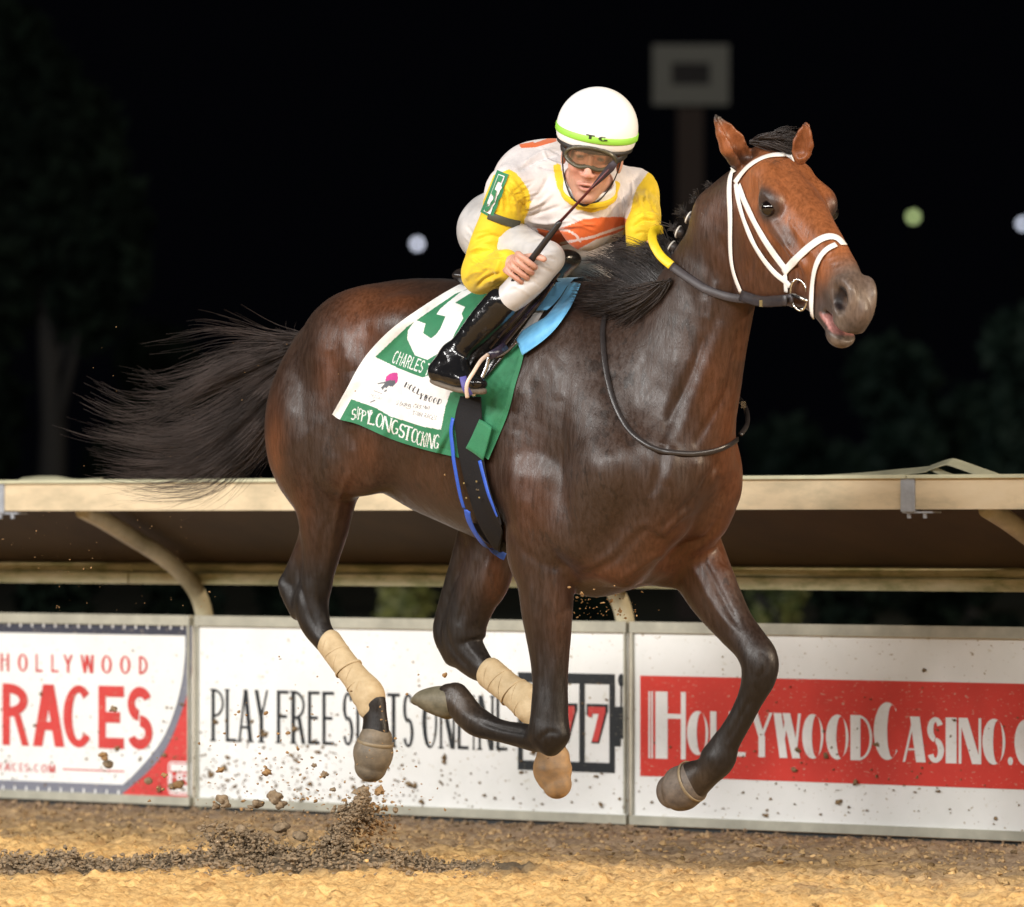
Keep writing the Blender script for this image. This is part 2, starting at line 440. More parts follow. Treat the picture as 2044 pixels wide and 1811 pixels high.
# ================================================================== lettering
def rect(x0, y0, x1, y1): return [(x0, y0), (x1, y0), (x1, y1), (x0, y1)]
def bar(x0, y0, x1, y1, w0, w1=None): w1 = w0 if w1 is None else w1; return [(x0, y0), (x0 + w0, y0), (x1 + w1, y1), (x1, y1)]
def ring(cx, cy, rx, ry, ix, iy, irx, iry, a0=0, a1=360, n=20):
    out = []
    for i in range(n):
        a, b = [math.radians(a0 + (a1 - a0) * q / n) for q in (i, i + 1)]
        out.append([(cx + rx * math.cos(a), cy + ry * math.sin(a)), (cx + rx * math.cos(b), cy + ry * math.sin(b)), (ix + irx * math.cos(b), iy + iry * math.sin(b)), (ix + irx * math.cos(a), iy + iry * math.sin(a))])
    return out
def glyph(ch, t=.22, s=.22, h=.14, serif=0.0, deco=False):
    """polygons of a capital in a unit box: t thick stem, s thin stem, h bar thickness"""
    S = lambda x, w, y: [rect(x - serif, y - (.0 if y < .5 else .03), x + w + serif, y + (.03 if y < .5 else 0))] if serif else []
    def O_(a0=0, a1=360): return ring(.5, .5, .5, .5, .5 + (t - s) / 2, .5, .5 - (t + s) / 2, .5 - h * .7, a0, a1, 28)
    if ch == 'A': return [bar(0, 0, .5 - s * .6, 1, s), bar(1 - t, 0, .5 - t * .45, 1, t), rect(.24, .26, .80, .26 + h * .8)] + S(0, s, 0) + S(1 - t, t, 0)
    if ch == 'C': return O_(48, 318)
    if ch == 'D': return [rect(0, 0, t, 1)] + ring(t * .8, .5, 1 - t * .8, .5, t * .8, .5, 1 - t * .8 - s, .5 - h, -90, 90, 16)
    if ch == 'E': return [rect(0, 0, t, 1), rect(t, 0, 1, h), rect(t, 1 - h, 1, 1), rect(t, .5 - h / 2, .85, .5 + h / 2)]
    if ch == 'F': return [rect(0, 0, t, 1), rect(t, 1 - h, 1, 1), rect(t, .48, .85, .48 + h)] + S(0, t, 0)
    if ch == 'G': return O_(48, 330) + [rect(1 - s * 1.1, .08, 1, .45), rect(.6, .45 - h * .6, 1, .45)]
    if ch == 'H': return [rect(0, 0, t, 1), rect(1 - s, 0, 1, 1), rect(t, .60, 1 - s, .60 + h * .6)] + S(0, t, 0) + S(0, t, 1) + S(1 - s, s, 0) + S(1 - s, s, 1)
    if ch == 'I': return [rect(.5 - t / 2, 0, .5 + t / 2, 1)] + S(.5 - t / 2, t, 0) + S(.5 - t / 2, t, 1)
    if ch == 'K': return [rect(0, 0, t, 1), bar(t, .4, 1 - s, 1, s), bar(1 - t, 0, .38, .55, t)] + S(0, t, 0) + S(0, t, 1)
    if ch == 'L': return [rect(0, 0, t, 1), rect(t, 0, 1, h)] + S(0, t, 1)
    if ch == 'M': return [rect(0, 0, s, 1), rect(1 - t, 0, 1, 1), bar(.5 - t / 2, 0, s * .2, 1, t), bar(.5 - s / 2, 0, 1 - s * 1.2, 1, s)]
    if ch == 'N': return [rect(0, 0, s, 1), rect(1 - s, 0, 1, 1), bar(1 - t, 0, 0, 1, t)] + S(0, s, 0) + S(1 - s, s, 1)
    if ch == 'O': return O_()
    if ch == 'P': return [rect(0, 0, t, 1)] + ring(t * .8, .73, 1 - t * .8, .27, t * .8, .73, 1 - t * .8 - s * 1.1, .27 - h * .8, -90, 90, 12) + S(0, t, 0) + S(0, t, 1)
    if ch == 'R': return [rect(0, 0, t, 1), bar(1 - t * .9, 0, .42, .5, t * .95)] + ring(t * .8, .73, .97 - t * .8, .27, t * .8, .73, .97 - t * .8 - s * 1.1, .27 - h * .9, -90, 90, 12) + S(0, t, 0) + S(0, t, 1)
    if ch == 'S':
        g = max(t, s)
        return ring(.5, .725, .48, .275, .5, .735, .48 - g, .275 - h, 25, 262, 16) + ring(.5, .275, .5, .275, .5, .265, .5 - g, .275 - h, 90, -155, 16)
    if ch == 'T': return [rect(.5 - t / 2, 0, .5 + t / 2, 1 - h), rect(0, 1 - h, 1, 1)] + S(.5 - t / 2, t, 0)
    if ch == 'W': return [bar(.22, 0, 0, 1, t * .7), bar(.22, 0, .5 - s / 2, 1, s * .8), bar(.68, 0, .5 - t * .45, 1, t * .7), bar(.72, 0, 1 - s, 1, s * .8)]
    if ch == 'Y': return [rect(.5 - t / 2, 0, .5 + t / 2, .48), bar(.5 - t / 2, .45, 0, 1, t), bar(.5 - s / 2, .45, 1 - s, 1, s)] + S(.5 - t / 2, t, 0)
    if ch == '.': return ring(.5, .09, .5, .09, .5, .09, .01, .002, 0, 360, 12)
    if ch == '5': return [rect(.12, .86, .92, 1), rect(.12, .5, .12 + t, .88)] + ring(.47, .32, .5, .32, .45, .32, .5 - t, .32 - h, 128, -160, 18)
    if ch == '7': return [rect(0, .80, 1, 1), rect(0, .70, .22, .82), bar(.22, 0, .62, .82, .36)]
    return []
def text_polys(txt, x0, x1, y0, y1, widths=None, gap=.2, **kw):
    """words laid out between x0 and x1"""
    W_ = [((widths or {}).get(c, 1.0) if c != ' ' else .6) for c in txt]; tot = sum(W_) + gap * (len(txt) - 1); k = (x1 - x0) / tot; x = x0; out = []
    for c, w in zip(txt, W_):
        if c != ' ':
            for p in glyph(c, **kw): out.append([(x + a * w * k, y0 + b * (y1 - y0)) for a, b in p])
        x += (w + gap) * k
    return out
def fence_decal(name, polys, mat, parent, off, base, idx0=0):
    """flat print on a board: polygons in (station, height)"""
    mb = MB()
    for i, p in enumerate(polys):
        e = off + .00012 * ((i + idx0) % 9)
        mb.add([FP(a, e, b) for a, b in p], [list(range(len(p)))])
    return obj(name, mb.me(name, mat), parent)

# ================================================================== advertising boards
frame_m = simple('board_frame_metal', (.50, .49, .40), .5, (40, .2, .004), .35, 9)
white = N('board_white'); nz = white.noise(5, 5, .6, white.coord()); sp = white.noise(55, 3, .5, white.coord((1, 1, 1.6))); sp2 = white.noise(19, 4, .6, white.coord((1, 1, 1.4)))
c = white.ramp(nz, [(.3, (.80, .815, .79, 1)), (.7, (.88, .89, .88, 1))])
c = white.mix(white.ramp(sp, [(.675, (0, 0, 0, 1)), (.71, (.85, .85, .85, 1))]), c, (.33, .25, .13, 1))
c = white.mix(white.ramp(sp2, [(.66, (0, 0, 0, 1)), (.76, (.5, .5, .5, 1))]), c, (.50, .45, .30, 1))
white.col(c); white.set(Roughness=.45, Specular_IOR_Level=.3)
def print_mat(name, col, amt=.6):
    m = N(name); sp = m.noise(60, 3, .5, m.coord((1, 1, 2.6))); nz = m.noise(8, 3, .5, m.coord())
    c = m.ramp(nz, [(.3, tuple(x * .85 for x in col[:3]) + (1,)), (.7, (*col[:3], 1))])
    m.col(m.mix(m.ramp(sp, [(.64, (0, 0, 0, 1)), (.70, (amt, amt, amt, 1))]), c, (.55, .48, .36, 1))); m.set(Roughness=.45, Specular_IOR_Level=.3); return m.m
red = print_mat('print_red', (.72, .055, .040)); red2 = print_mat('print_red_dull', (.66, .070, .065)); navy = print_mat('print_charcoal', (.055, .06, .085)); black = print_mat('print_black', (.025, .03, .035), .35)
grey = print_mat('print_grey', (.22, .23, .28)); wprint = print_mat('print_white', (.90, .90, .89), .4)
ZB, ZT = 0.0, .667
edge_stain = simple('board_base_stain', (.46, .44, .24), .6, None, .3, 6)
def board(name, s0, s1, label):
    root = empty(name, FP((s0 + s1) / 2, 0, 0), label, 'advertising board', 'advertising boards along the rail')
    m = MB(); m.box(FP((s0 + s1) / 2, 0, (ZB + ZT) / 2), (s1 - s0, .018, ZT - ZB - .01), FAX); obj('panel', m.me('panel', white.m), root)
    for nm, z, hgt in (('frame_rail', ZT - .016, .036), ('frame_rail', ZB + .018, .030)):
        m = MB(); m.box(FP((s0 + s1) / 2, .006, z), (s1 - s0 + .004, .030, hgt), FAX); obj(nm, m.me(nm, frame_m), root)
    for s in (s0 + .006, s1 - .006):
        m = MB(); m.box(FP(s, .006, (ZB + ZT) / 2 + .002), (.008, .026, ZT - ZB - .070), FAX); obj('frame_stile', m.me('frame_stile', frame_m), root)
    m = MB(); m.box(FP((s0 + s1) / 2, -.004, ZB - .012), (s1 - s0 - .03, .016, .022), FAX); obj('base_strip', m.me('base_strip', simple('dark_rubber', (.035, .04, .042), .7)), root)
    return root
PF = .0105
sA1 = FS(385); sA0 = sA1 - 1.95; sB0, sB1 = FS(397), FS(1256); sC0 = FS(1265); sC1 = sC0 + 1.95
A_ = board('advertising_board', sA0, sA1, 'white and red race track board with charcoal film strip edge at the left')
B_ = board('advertising_board', sB0, sB1, 'white board with black lettering and a slot machine behind the galloping hooves')
C_ = board('advertising_board', sC0, sC1, 'white board with a red casino banner at the right')
# pixel -> board coordinates
def a2(x, y): u, v = x * .25136, 1203.1 + y * .25136; return FS(u, PF), FZ(u, v, PF)
def b2(x, y): u, v = 325.2 + x * .47725, 1203.1 + y * .47725; return FS(u, PF), FZ(u, v, PF)
def c2(x, y): u, v = 1235.6 + x * .39546, 1203.1 + y * .39546; return FS(u, PF), FZ(u, v, PF)
# board A
zt0, zt1 = a2(0, 236)[1], ZT - .034
fence_decal('film_strip', [rect(sA0 + .012, zt0, a2(1476, 0)[0], zt1)], navy, A_, PF, 0)
zb0, zb1 = ZB + .033, a2(0, 1408)[1]
fence_decal('film_strip', [rect(sA0 + .012, zb0, a2(985, 0)[0], zb1)], grey, A_, PF, 0)
sp_ = []
for k in range(-14, 16):
    x, z = a2(75 + 91.5 * k, 0)[0], a2(0, 170)[1]; 
    if k < 16: sp_.append(rect(x - .004, z - .0085, x + .004, z + .0085))
for k in range(-14, 11):
    x, z = a2(28 + 91.5 * k, 0)[0], a2(0, 1470)[1]; sp_.append(rect(x - .004, z - .009, x + .004, z + .009))
fence_decal('sprocket_holes', sp_, wprint, A_, PF + .0014, 0)['kind'] = 'stuff'
outer = [(1527, 185), (1527, 300), (1525, 420), (1518, 560), (1490, 720), (1440, 880), (1370, 1060), (1290, 1210), (1190, 1330), (1080, 1430), (960, 1530)]
inner = [(1476, 185), (1476, 300), (1474, 420), (1460, 560), (1430, 720), (1385, 880), (1320, 1040), (1230, 1180), (1130, 1300), (1050, 1385), (985, 1440)]
oo = [a2(*p) for p in spline([np.array(p, float) for p in outer], 3)]; ii = [a2(*p) for p in spline([np.array(p, float) for p in inner], 3)]
fence_decal('curved_band', [[oo[i], oo[i + 1], ii[i + 1], ii[i]] for i in range(len(oo) - 1)], grey, A_, PF + .0014, 0)
ib = [[ii[i], ii[i + 1], (ii[i + 1][0] + .004, ii[i + 1][1] + .0015), (ii[i][0] + .004, ii[i][1] + .0015)] for i in range(len(ii) - 1)]
fence_decal('band_outline', ib, navy, A_, PF + .0024, 0)
se = sA1 - .010
fence_decal('red_corner', [[oo[i], (se, oo[i][1]), (se, oo[i + 1][1]), oo[i + 1]] for i in range(8, len(oo) - 1) if oo[i][1] > ZB + .033], red2, A_, PF + .0004, 0)
def line_of(letters, mapf, y_top, y_bot, mat, parent, name, off=PF + .0006, **kw):
    """letters: (char, x left, x right) in crop pixels; the height comes from the left-most letter"""
    zt_, zb_ = mapf(letters[0][1], y_top)[1], mapf(letters[0][1], y_bot)[1]
    for i, L in enumerate(letters):
        ch, xa, xb = L[:3]; k = dict(kw); 
        if len(L) > 3: k.update(L[3])
        za, zb_i = (zt_, zb_) if 'ys' not in k else (mapf(letters[0][1], k['ys'][0])[1], mapf(letters[0][1], k['ys'][1])[1]); k.pop('ys', None)
        s0, s1 = mapf(xa, 0)[0], mapf(xb, 0)[0]
        fence_decal(name, [[(s0 + a * (s1 - s0), zb_i + b * (za - zb_i)) for a, b in p] for p in glyph(ch, **k)], mat, parent, off, 0, i * 3)
line_of([('H', 5, 72), ('O', 143, 220), ('L', 285, 338), ('L', 408, 465), ('Y', 503, 578), ('W', 640, 750), ('O', 806, 888), ('O', 953, 1035), ('D', 1105, 1172)], a2, 402, 543, red2, A_, 'letter', t=.24, s=.24, h=.12)
line_of([('R', 20, 228), ('A', 262, 512, dict(t=.30, s=.30)), ('C', 503, 750), ('E', 782, 985), ('S', 1010, 1212)], a2, 640, 1130, red2, A_, 'letter', t=.285, s=.285, h=.175)
line_of([('R', -18, 18), ('A', 36, 84), ('C', 96, 140), ('E', 156, 182), ('S', 196, 232), ('.', 246, 256), ('C', 272, 314), ('O', 330, 376), ('M', 390, 438)], a2, 1270, 1333, red2, A_, 'letter', t=.2, s=.2, h=.12)
fence_decal('rule', [rect(a2(498, 0)[0], a2(498, 1327)[1], a2(988, 0)[0], a2(498, 1317)[1])], red2, A_, PF + .0006, 0)
bx0, bx1, bz0, bz1 = a2(1337, 0)[0], a2(1525, 0)[0], a2(1430, 1528)[1], a2(1430, 1262)[1]
def rrect(x0, y0, x1, y1, r, w):
    P_ = lambda d: [(x1 - r + (r - d) * math.cos(a), y1 - r + (r - d) * math.sin(a)) for a in np.linspace(0, math.pi / 2, 5)] + [(x0 + r + (r - d) * math.cos(a), y1 - r + (r - d) * math.sin(a)) for a in np.linspace(math.pi / 2, math.pi, 5)] + [(x0 + r + (r - d) * math.cos(a), y0 + r + (r - d) * math.sin(a)) for a in np.linspace(math.pi, 1.5 * math.pi, 5)] + [(x1 - r + (r - d) * math.cos(a), y0 + r + (r - d) * math.sin(a)) for a in np.linspace(1.5 * math.pi, 2 * math.pi, 5)]
    A, B = P_(0), P_(w); return [[A[i], A[(i + 1) % 20], B[(i + 1) % 20], B[i]] for i in range(20)]
fence_decal('badge', rrect(bx0, bz0, bx1, bz1, .018, .0045) + [rect(bx0 + .012, bz0 + .008, bx1 - .012, (bz0 + bz1) / 2 - .024), rect(bx0 + .012, (bz0 + bz1) / 2 + .024, bx1 - .012, bz1 - .009)], wprint, A_, PF + .0016, 0)
xm = (bx0 + bx1) / 2; zm = (bz0 + bz1) / 2
for i, (ch, xa, xb) in enumerate((('H', bx0 + .008, xm - .002), ('R', xm + .002, bx1 - .008))):
    fence_decal('letter', [[(xa + a * (xb - xa), zm - .019 + b * .038) for a, b in p] for p in glyph(ch, t=.24, s=.24, h=.14)], wprint, A_, PF + .0028, 0, i * 3)
# board B
ser = dict(t=.27, s=.14, h=.06, serif=.10)
def word(w, xa, xb, gap=.24, wid=None):
    W_ = [(wid or {}).get(c, 1) for c in w]; tot = sum(W_) + gap * (len(w) - 1); k = (xb - xa) / tot; x = xa; o = []
    for c, q in zip(w, W_): o.append((c, x, x + q * k)); x += (q + gap) * k
    return o
wid = {'L': .85, 'A': 1.15, 'Y': 1.1, 'I': .35, 'E': .85, 'F': .85, 'S': .85, 'T': 1.0, 'O': 1.15, 'N': 1.15}
line_of(word('PLAY', 203, 440, .16, wid) + word('FREE', 477, 716, .2, wid) + word('SLOTS', 752, 1048, .24, wid) + word('ONLINE', 1085, 1440, .22, wid), b2, 360, 579, black, B_, 'letter', **ser)
def rb(x0, y0, x1, y1):
    a, b = b2(x0, y1), b2(x1, y0); zt_, zb_ = b2(1690, y0)[1], b2(1690, y1)[1]; return rect(a[0], zb_, b[0], zt_)
fence_decal('slot_machine_print', [rb(1485, 295, 1890, 338), rb(1485, 665, 1890, 706), rb(1485, 338, 1505, 665), rb(1612, 338, 1632, 665), rb(1742, 338, 1764, 665), rb(1868, 338, 1890, 665), rb(1890, 430, 1936, 562), rb(1890, 562, 1915, 595), rb(1914, 345, 1920, 430)], black, B_, PF + .0006, 0)
kc = b2(1917, 325); fence_decal('lever_knob', ring(kc[0], kc[1] , .013, .022, kc[0], kc[1], .0005, .0005, 0, 360, 16), black, B_, PF + .0006, 0)
for i, (xa, xb) in enumerate(((1520, 1600), (1648, 1730), (1775, 1858))):
    s0, s1 = b2(xa, 0)[0], b2(xb, 0)[0]; z1, z0 = b2(1815, 428)[1], b2(1815, 585)[1]
    fence_decal('seven', [[(s0 + (a * 1.08 - .04) * (s1 - s0), z0 + (b * 1.05 - .025) * (z1 - z0)) for a, b in p] for p in glyph('7')], black, B_, PF + .0006, 0)
    fence_decal('seven', [[(s0 + (.06 + a * .86) * (s1 - s0), z0 + (b * .93 + .02) * (z1 - z0)) for a, b in p] for p in glyph('7')], red2, B_, PF + .0018, 0)
# board C
s0 = c2(107, 0)[0]; z1, z0 = c2(107, 368)[1], c2(107, 875)[1]
fence_decal('red_banner', [rect(s0, z0, sC1 - .02, z1)], red, C_, PF, 0)
dk_ = dict(t=.46, s=.12, h=.05)
big = dict(ys=(452, 792)); 
LC = [('H', 185, 338, dict(big, t=.40, s=.16, h=.12)), ('O', 345, 452), ('L', 462, 530), ('L', 556, 640, dict(h=.1)), ('Y', 668, 776, dict(t=.30, s=.14)), ('W', 782, 922, dict(t=.40, s=.12)), ('O', 926, 1033), ('O', 1046, 1160), ('D', 1170, 1280),
      ('C', 1287, 1424, dict(ys=(478, 762), t=.50, s=.12, h=.06)), ('A', 1434, 1550, dict(t=.42, s=.1)), ('S', 1556, 1642, dict(t=.36, s=.36, h=.12)), ('I', 1650, 1705, dict(t=1.0)), ('N', 1716, 1830, dict(t=.40, s=.12)), ('O', 1836, 1952), ('.', 1964, 1990), ('C', 1998, 2110), ('O', 2120, 2235), ('M', 2250, 2380, dict(t=.2, s=.14))]
z_t, z_b = c2(345, 545)[1], c2(345, 768)[1]
for i, L in enumerate(LC):
    k = dict(dk_); 
    if len(L) > 3: k.update(L[3])
    ys = k.pop('ys', None); za, zb_ = (z_t, z_b) if ys is None else (c2(345, ys[0])[1], c2(345, ys[1])[1])
    sa, sb = c2(L[1], 0)[0], c2(L[2], 0)[0]
    fence_decal('letter', [[(sa + a * (sb - sa), zb_ + b * (za - zb_)) for a, b in p] for p in glyph(L[0], **k)], wprint, C_, PF + .0012, 0, i * 3)
zz = c2(345, 452)[1], c2(345, 792)[1]
fence_decal('letter_stripe', [rect(c2(150, 0)[0], zz[1], c2(158, 0)[0], zz[0]), rect(c2(164, 0)[0], zz[1], c2(172, 0)[0], zz[0])], wprint, C_, PF + .0012, 0)
# mud thrown against the boards: small real crumbs stuck on the face
mudm = simple('dried_mud', (.30, .20, .10), .9, (70, .5, .004), .5, 60)
def onb(r):
    s = r.uniform(sA0, sC1); z = .05 + abs(r.normal(0, .17)); z = min(z, .62)
    if r.random() < .45: s = FS(r.normal(560, 190)); z = min(.03 + abs(r.normal(0, .13)), .6)
    return FP(s, PF + .002, z), 1.0 if r.random() < .85 else 2.6
obj('mud_spots', clod_mesh(760, onb, .0012, .0042, 'mud_spots', mudm), label='dried mud spots stuck on the advertising boards', cat='mud', kind='stuff')

# ================================================================== the rail
railm = N('rail_vinyl'); co = railm.coord((1, 1, 1)); nz = railm.noise(3.5, 6, .65, railm.coord((1, 1, 3))); nz2 = railm.noise(38, 4, .6, co)
c = railm.ramp(nz, [(.32, (.42, .36, .24, 1)), (.55, (.66, .54, .36, 1)), (.75, (.72, .60, .42, 1))])
c = railm.mix(railm.ramp(nz2, [(.70, (0, 0, 0, 1)), (.78, (.6, .6, .6, 1))]), c, (.30, .24, .13, 1)); railm.col(c); railm.set(Roughness=.5, Specular_IOR_Level=.35)
lipm = simple('rail_lip_vinyl', (.60, .60, .42), .5, None, .25, 7)
mossm = N('mossy_vinyl'); nz = mossm.noise(7, 6, .65, mossm.coord((1, 1, 3)))
mossm.col(mossm.ramp(nz, [(.35, (.30, .31, .15, 1)), (.5, (.52, .50, .30, 1)), (.7, (.66, .62, .44, 1))])); mossm.set(Roughness=.6)
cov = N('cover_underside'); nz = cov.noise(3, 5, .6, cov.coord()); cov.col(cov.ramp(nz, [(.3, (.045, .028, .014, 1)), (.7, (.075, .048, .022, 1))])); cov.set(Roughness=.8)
steel = simple('galvanised_steel', (.40, .43, .48), .45, None, .3, 30)
OFR = .62
rl = empty('track_rail', FP(2, .3, 0), 'cream track rail on curved gooseneck posts running behind the horse', 'rail')
sj = [FS(8, OFR) - 9, FS(8, OFR) - 4.1, FS(8, OFR), FS(1822, OFR), FS(1822, OFR) + 4.1, FS(1822, OFR) + 9]
for a, b in zip(sj, sj[1:]):
    m = MB(); m.box(FP((a + b) / 2, OFR, 1.082), (b - a - .006, .045, .094), FAX); o = obj('rail_board', m.me('rail_board', railm.m), rl)
    m = MB(); m.box(FP((a + b) / 2, OFR + .004, 1.1345), (b - a - .006, .062, .011), FAX); obj('rail_lip', m.me('rail_lip', lipm), rl)
    m = MB(); m.tube([FP(a, -.03, .835), FP(b, -.03, .835)], .018, 10); obj('back_tube', m.me('back_tube', mossm.m, True), rl)
    m = MB(); m.box(FP((a + b) / 2, -.012, .797), (b - a - .008, .03, .038), FAX); obj('back_board', m.me('back_board', mossm.m), rl)
    # sloping cover between front and back
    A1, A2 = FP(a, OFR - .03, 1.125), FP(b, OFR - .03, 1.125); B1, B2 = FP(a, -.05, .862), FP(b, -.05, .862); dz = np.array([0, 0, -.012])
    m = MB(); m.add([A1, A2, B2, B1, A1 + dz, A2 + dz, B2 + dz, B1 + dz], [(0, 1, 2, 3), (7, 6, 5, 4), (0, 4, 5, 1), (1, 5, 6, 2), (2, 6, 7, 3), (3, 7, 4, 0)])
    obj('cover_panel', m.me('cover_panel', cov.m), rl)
for s in sj[1:5]:
    m = MB(); m.box(FP(s, OFR + .010, 1.080), (.052, .034, .104), FAX); br = obj('joint_bracket', m.me('joint_bracket', steel), rl)
    m = MB(); m.box(FP(s + .03, OFR - .005, 1.026), (.11, .05, .006), FAX)
    obj('bracket_plate', m.me('bracket_plate', steel), br)
    for d in (-.005, .055):
        m = MB(); m.tube([FP(s + d, OFR + .012, 1.028), FP(s + d, OFR + .012, 1.008)], .007, 8); obj('bolt', m.me('bolt', steel), br)
postm = N('gooseneck_paint'); nz = postm.noise(6, 5, .6, postm.coord()); postm.col(postm.ramp(nz, [(.3, (.30, .27, .17, 1)), (.6, (.58, .53, .38, 1))])); postm.set(Roughness=.5)
sp0 = FS(412, -.05); dsp = FS(1252, -.05) - sp0
for kp in range(-4, 7):
    s = sp0 + dsp * kp; q = [FP(s, -.05, -.05), FP(s, -.05, .45), FP(s, -.045, .62), FP(s, -.02, .72), FP(s, .05, .80), FP(s, .17, .875), FP(s, .32, .94), FP(s, .46, 1.0), FP(s, .57, 1.04)]
    m = MB(); m.tube(spline(q, 5), .031, 14, upv=FDv); obj('gooseneck_post', m.me('gooseneck_post', postm.m, True), rl)
# strips of weathered cap lying bent on the rail
strip = simple('weathered_strip', (.33, .32, .22), .6, (30, .4, .004), .35, 12)
def capstrip(pts, w, label, name='cap_strip'):
    q = [P(u, v, FP(FS(u, OFR), OFR, 0)[1]) for u, v in pts]; 
    mb = MB(); mb.tube(spline(q, 4), [(w, .003)] * (4 * (len(q) - 1) + 1), 8, flat=[FNv * .45 + np.array([0, 0, .9])] * (4 * (len(q) - 1) + 1))
    o = obj(name, mb.me(name, strip)); o['label'] = label; o['category'] = 'strip'; o['group'] = 'loose strips of cap on the rail'
capstrip([(1640, 955), (1720, 950), (1780, 944), (1845, 938), (1858, 934), (1890, 923), (1905, 924), (1945, 938), (1985, 952)], .022, 'long bent strip of weathered cap peeling up on top of the rail')
capstrip([(1862, 936), (1885, 946), (1905, 953)], .012, 'short stub of cap under the peeling strip on the rail')
capstrip([(40, 958), (70, 955), (110, 955), (150, 961), (200, 958)], .014, 'thin grey strip of cap curling on the rail near the left edge')

# ================================================================== far background
leafm = N('night_foliage'); nz = leafm.noise(2.5, 4, .6, leafm.coord()); leafm.col(leafm.ramp(nz, [(.35, (.0016, .0036, .0026, 1)), (.65, (.0050, .0095, .0065, 1))])); leafm.set(Roughness=.8, Specular_IOR_Level=.05)
leafy = N('yellow_green_foliage'); nz = leafy.noise(2.5, 4, .6, leafy.coord()); leafy.col(leafy.ramp(nz, [(.4, (.035, .05, .012, 1)), (.65, (.13, .13, .03, 1))])); leafy.set(Roughness=.6)
bark = simple('dark_bark', (.0022, .002, .0018), .9)
leafr = N('dim_green_foliage'); nz = leafr.noise(2.5, 4, .6, leafr.coord()); leafr.col(leafr.ramp(nz, [(.35, (.004, .010, .008, 1)), (.65, (.012, .024, .018, 1))])); leafr.set(Roughness=.7, Specular_IOR_Level=.1)
def crown(lobes, n, size, mat, name, parent, seed):
    r = np.random.default_rng(seed); V = []; lo = [l for l in lobes]
    k = r.integers(0, len(lo), n); D = r.normal(0, 1, (n, 3)); D /= np.linalg.norm(D, axis=1)[:, None]
    c = np.array([l[:3] for l in lo])[k]; R = np.array([l[3:6] for l in lo])[k]
    p = c + D * R * (r.random((n, 1)) ** .35)
    a = r.normal(0, 1, (n, 3)); a /= np.linalg.norm(a, axis=1)[:, None]; b = np.cross(a, r.normal(0, 1, (n, 3))); b /= np.linalg.norm(b, axis=1)[:, None]
    sz = size * r.uniform(.5, 1.3, (n, 1))
    V = np.stack([p - a * sz, p - b * sz * .45, p + a * sz, p + b * sz * .45], 1).reshape(-1, 3)
    return obj(name, np_mesh(name, V, np.arange(n * 4).reshape(n, 4), mat, False), parent)
def tree(u, Y, top_v, wpx, label, seed, mat=None, name='broadleaf_tree', low=.15, n=5000, group='trees beyond the infield', cat='tree'):
    x = (u - 1022) * Y / FPX; zt = 1 + (1040 - top_v) * Y / FPX; w = wpx * Y / FPX / 2; r = np.random.default_rng(seed)
    t = empty(name, (x, Y, 0), label, cat, group)
    lobes = []
    for i in range(9):
        h = r.uniform(low + .1, .86); k = math.sin(math.pi * min(.95, h * .8 + .15))
        lobes.append((x + r.uniform(-.62, .62) * w * k, Y + r.uniform(-.5, .5) * w, zt * h, w * r.uniform(.34, .5), w * .5, zt * r.uniform(.10, .17)))
    crown(lobes, n, .13 * (Y / 55), mat or leafm.m, 'crown', t, seed)
    mb = MB(); mb.tube([(x, Y, -.06), (x + .05, Y, zt * .3), (x - .1, Y, zt * .7)], [.16 * zt / 6, .11 * zt / 6, .04], 9)
    for i in range(4):
        l = lobes[i]; mb.tube([(x, Y, zt * (.25 + .1 * i)), (l[0], l[1], l[2])], [.06, .02], 6)
    obj('trunk', mb.me('trunk', bark, True), t)
tree(95, 52, -120, 420, 'tall dim tree rising out of frame at the far left', 1, n=7000)
tree(-140, 58, 120, 400, 'dim tree behind the left edge of the picture', 2)
tree(330, 66, 620, 330, 'low round tree right of the tall one at the left', 3)
tree(600, 70, 700, 360, 'dark tree behind the tail of the horse', 4)
tree(900, 74, 500, 330, 'dark tree under the white lamp left of the jockey', 5)
tree(1640, 62, 780, 340, 'dark tree just right of the chest of the horse', 6, leafr.m)
tree(1860, 58, 620, 380, 'dark tree under the green lamp at the right', 7, leafr.m, n=6500)
tree(2080, 55, 560, 360, 'dark tree at the right edge of the picture', 8, leafr.m, n=6500)
for i, (u, w, lab) in enumerate([(120, 240, 'dark bush behind the first board at the left'), (370, 200, 'dark bush behind the first gooseneck post'), (600, 170, 'dark bush behind the near hind leg'), (1180, 190, 'green bush behind the near foreleg'),
                                 (1700, 230, 'dark bush beyond the right board'), (1930, 260, 'dark bush beyond the rail at the far right')]):
    tree(u, 36 + i, 1010, w, lab, 20 + i, None, 'bush', -.05, 1600, 'bushes in the infield behind the rail', 'bush')
for i, (u, w, lab) in enumerate([(800, 190, 'yellow green bush between the hind legs'), (1545, 130, 'yellow green bush right of the forearm')]):
    tree(u, 35 + i, 1095, w, lab, 40 + i, leafy.m, 'bush', -.05, 1500, 'bushes in the infield behind the rail', 'bush')
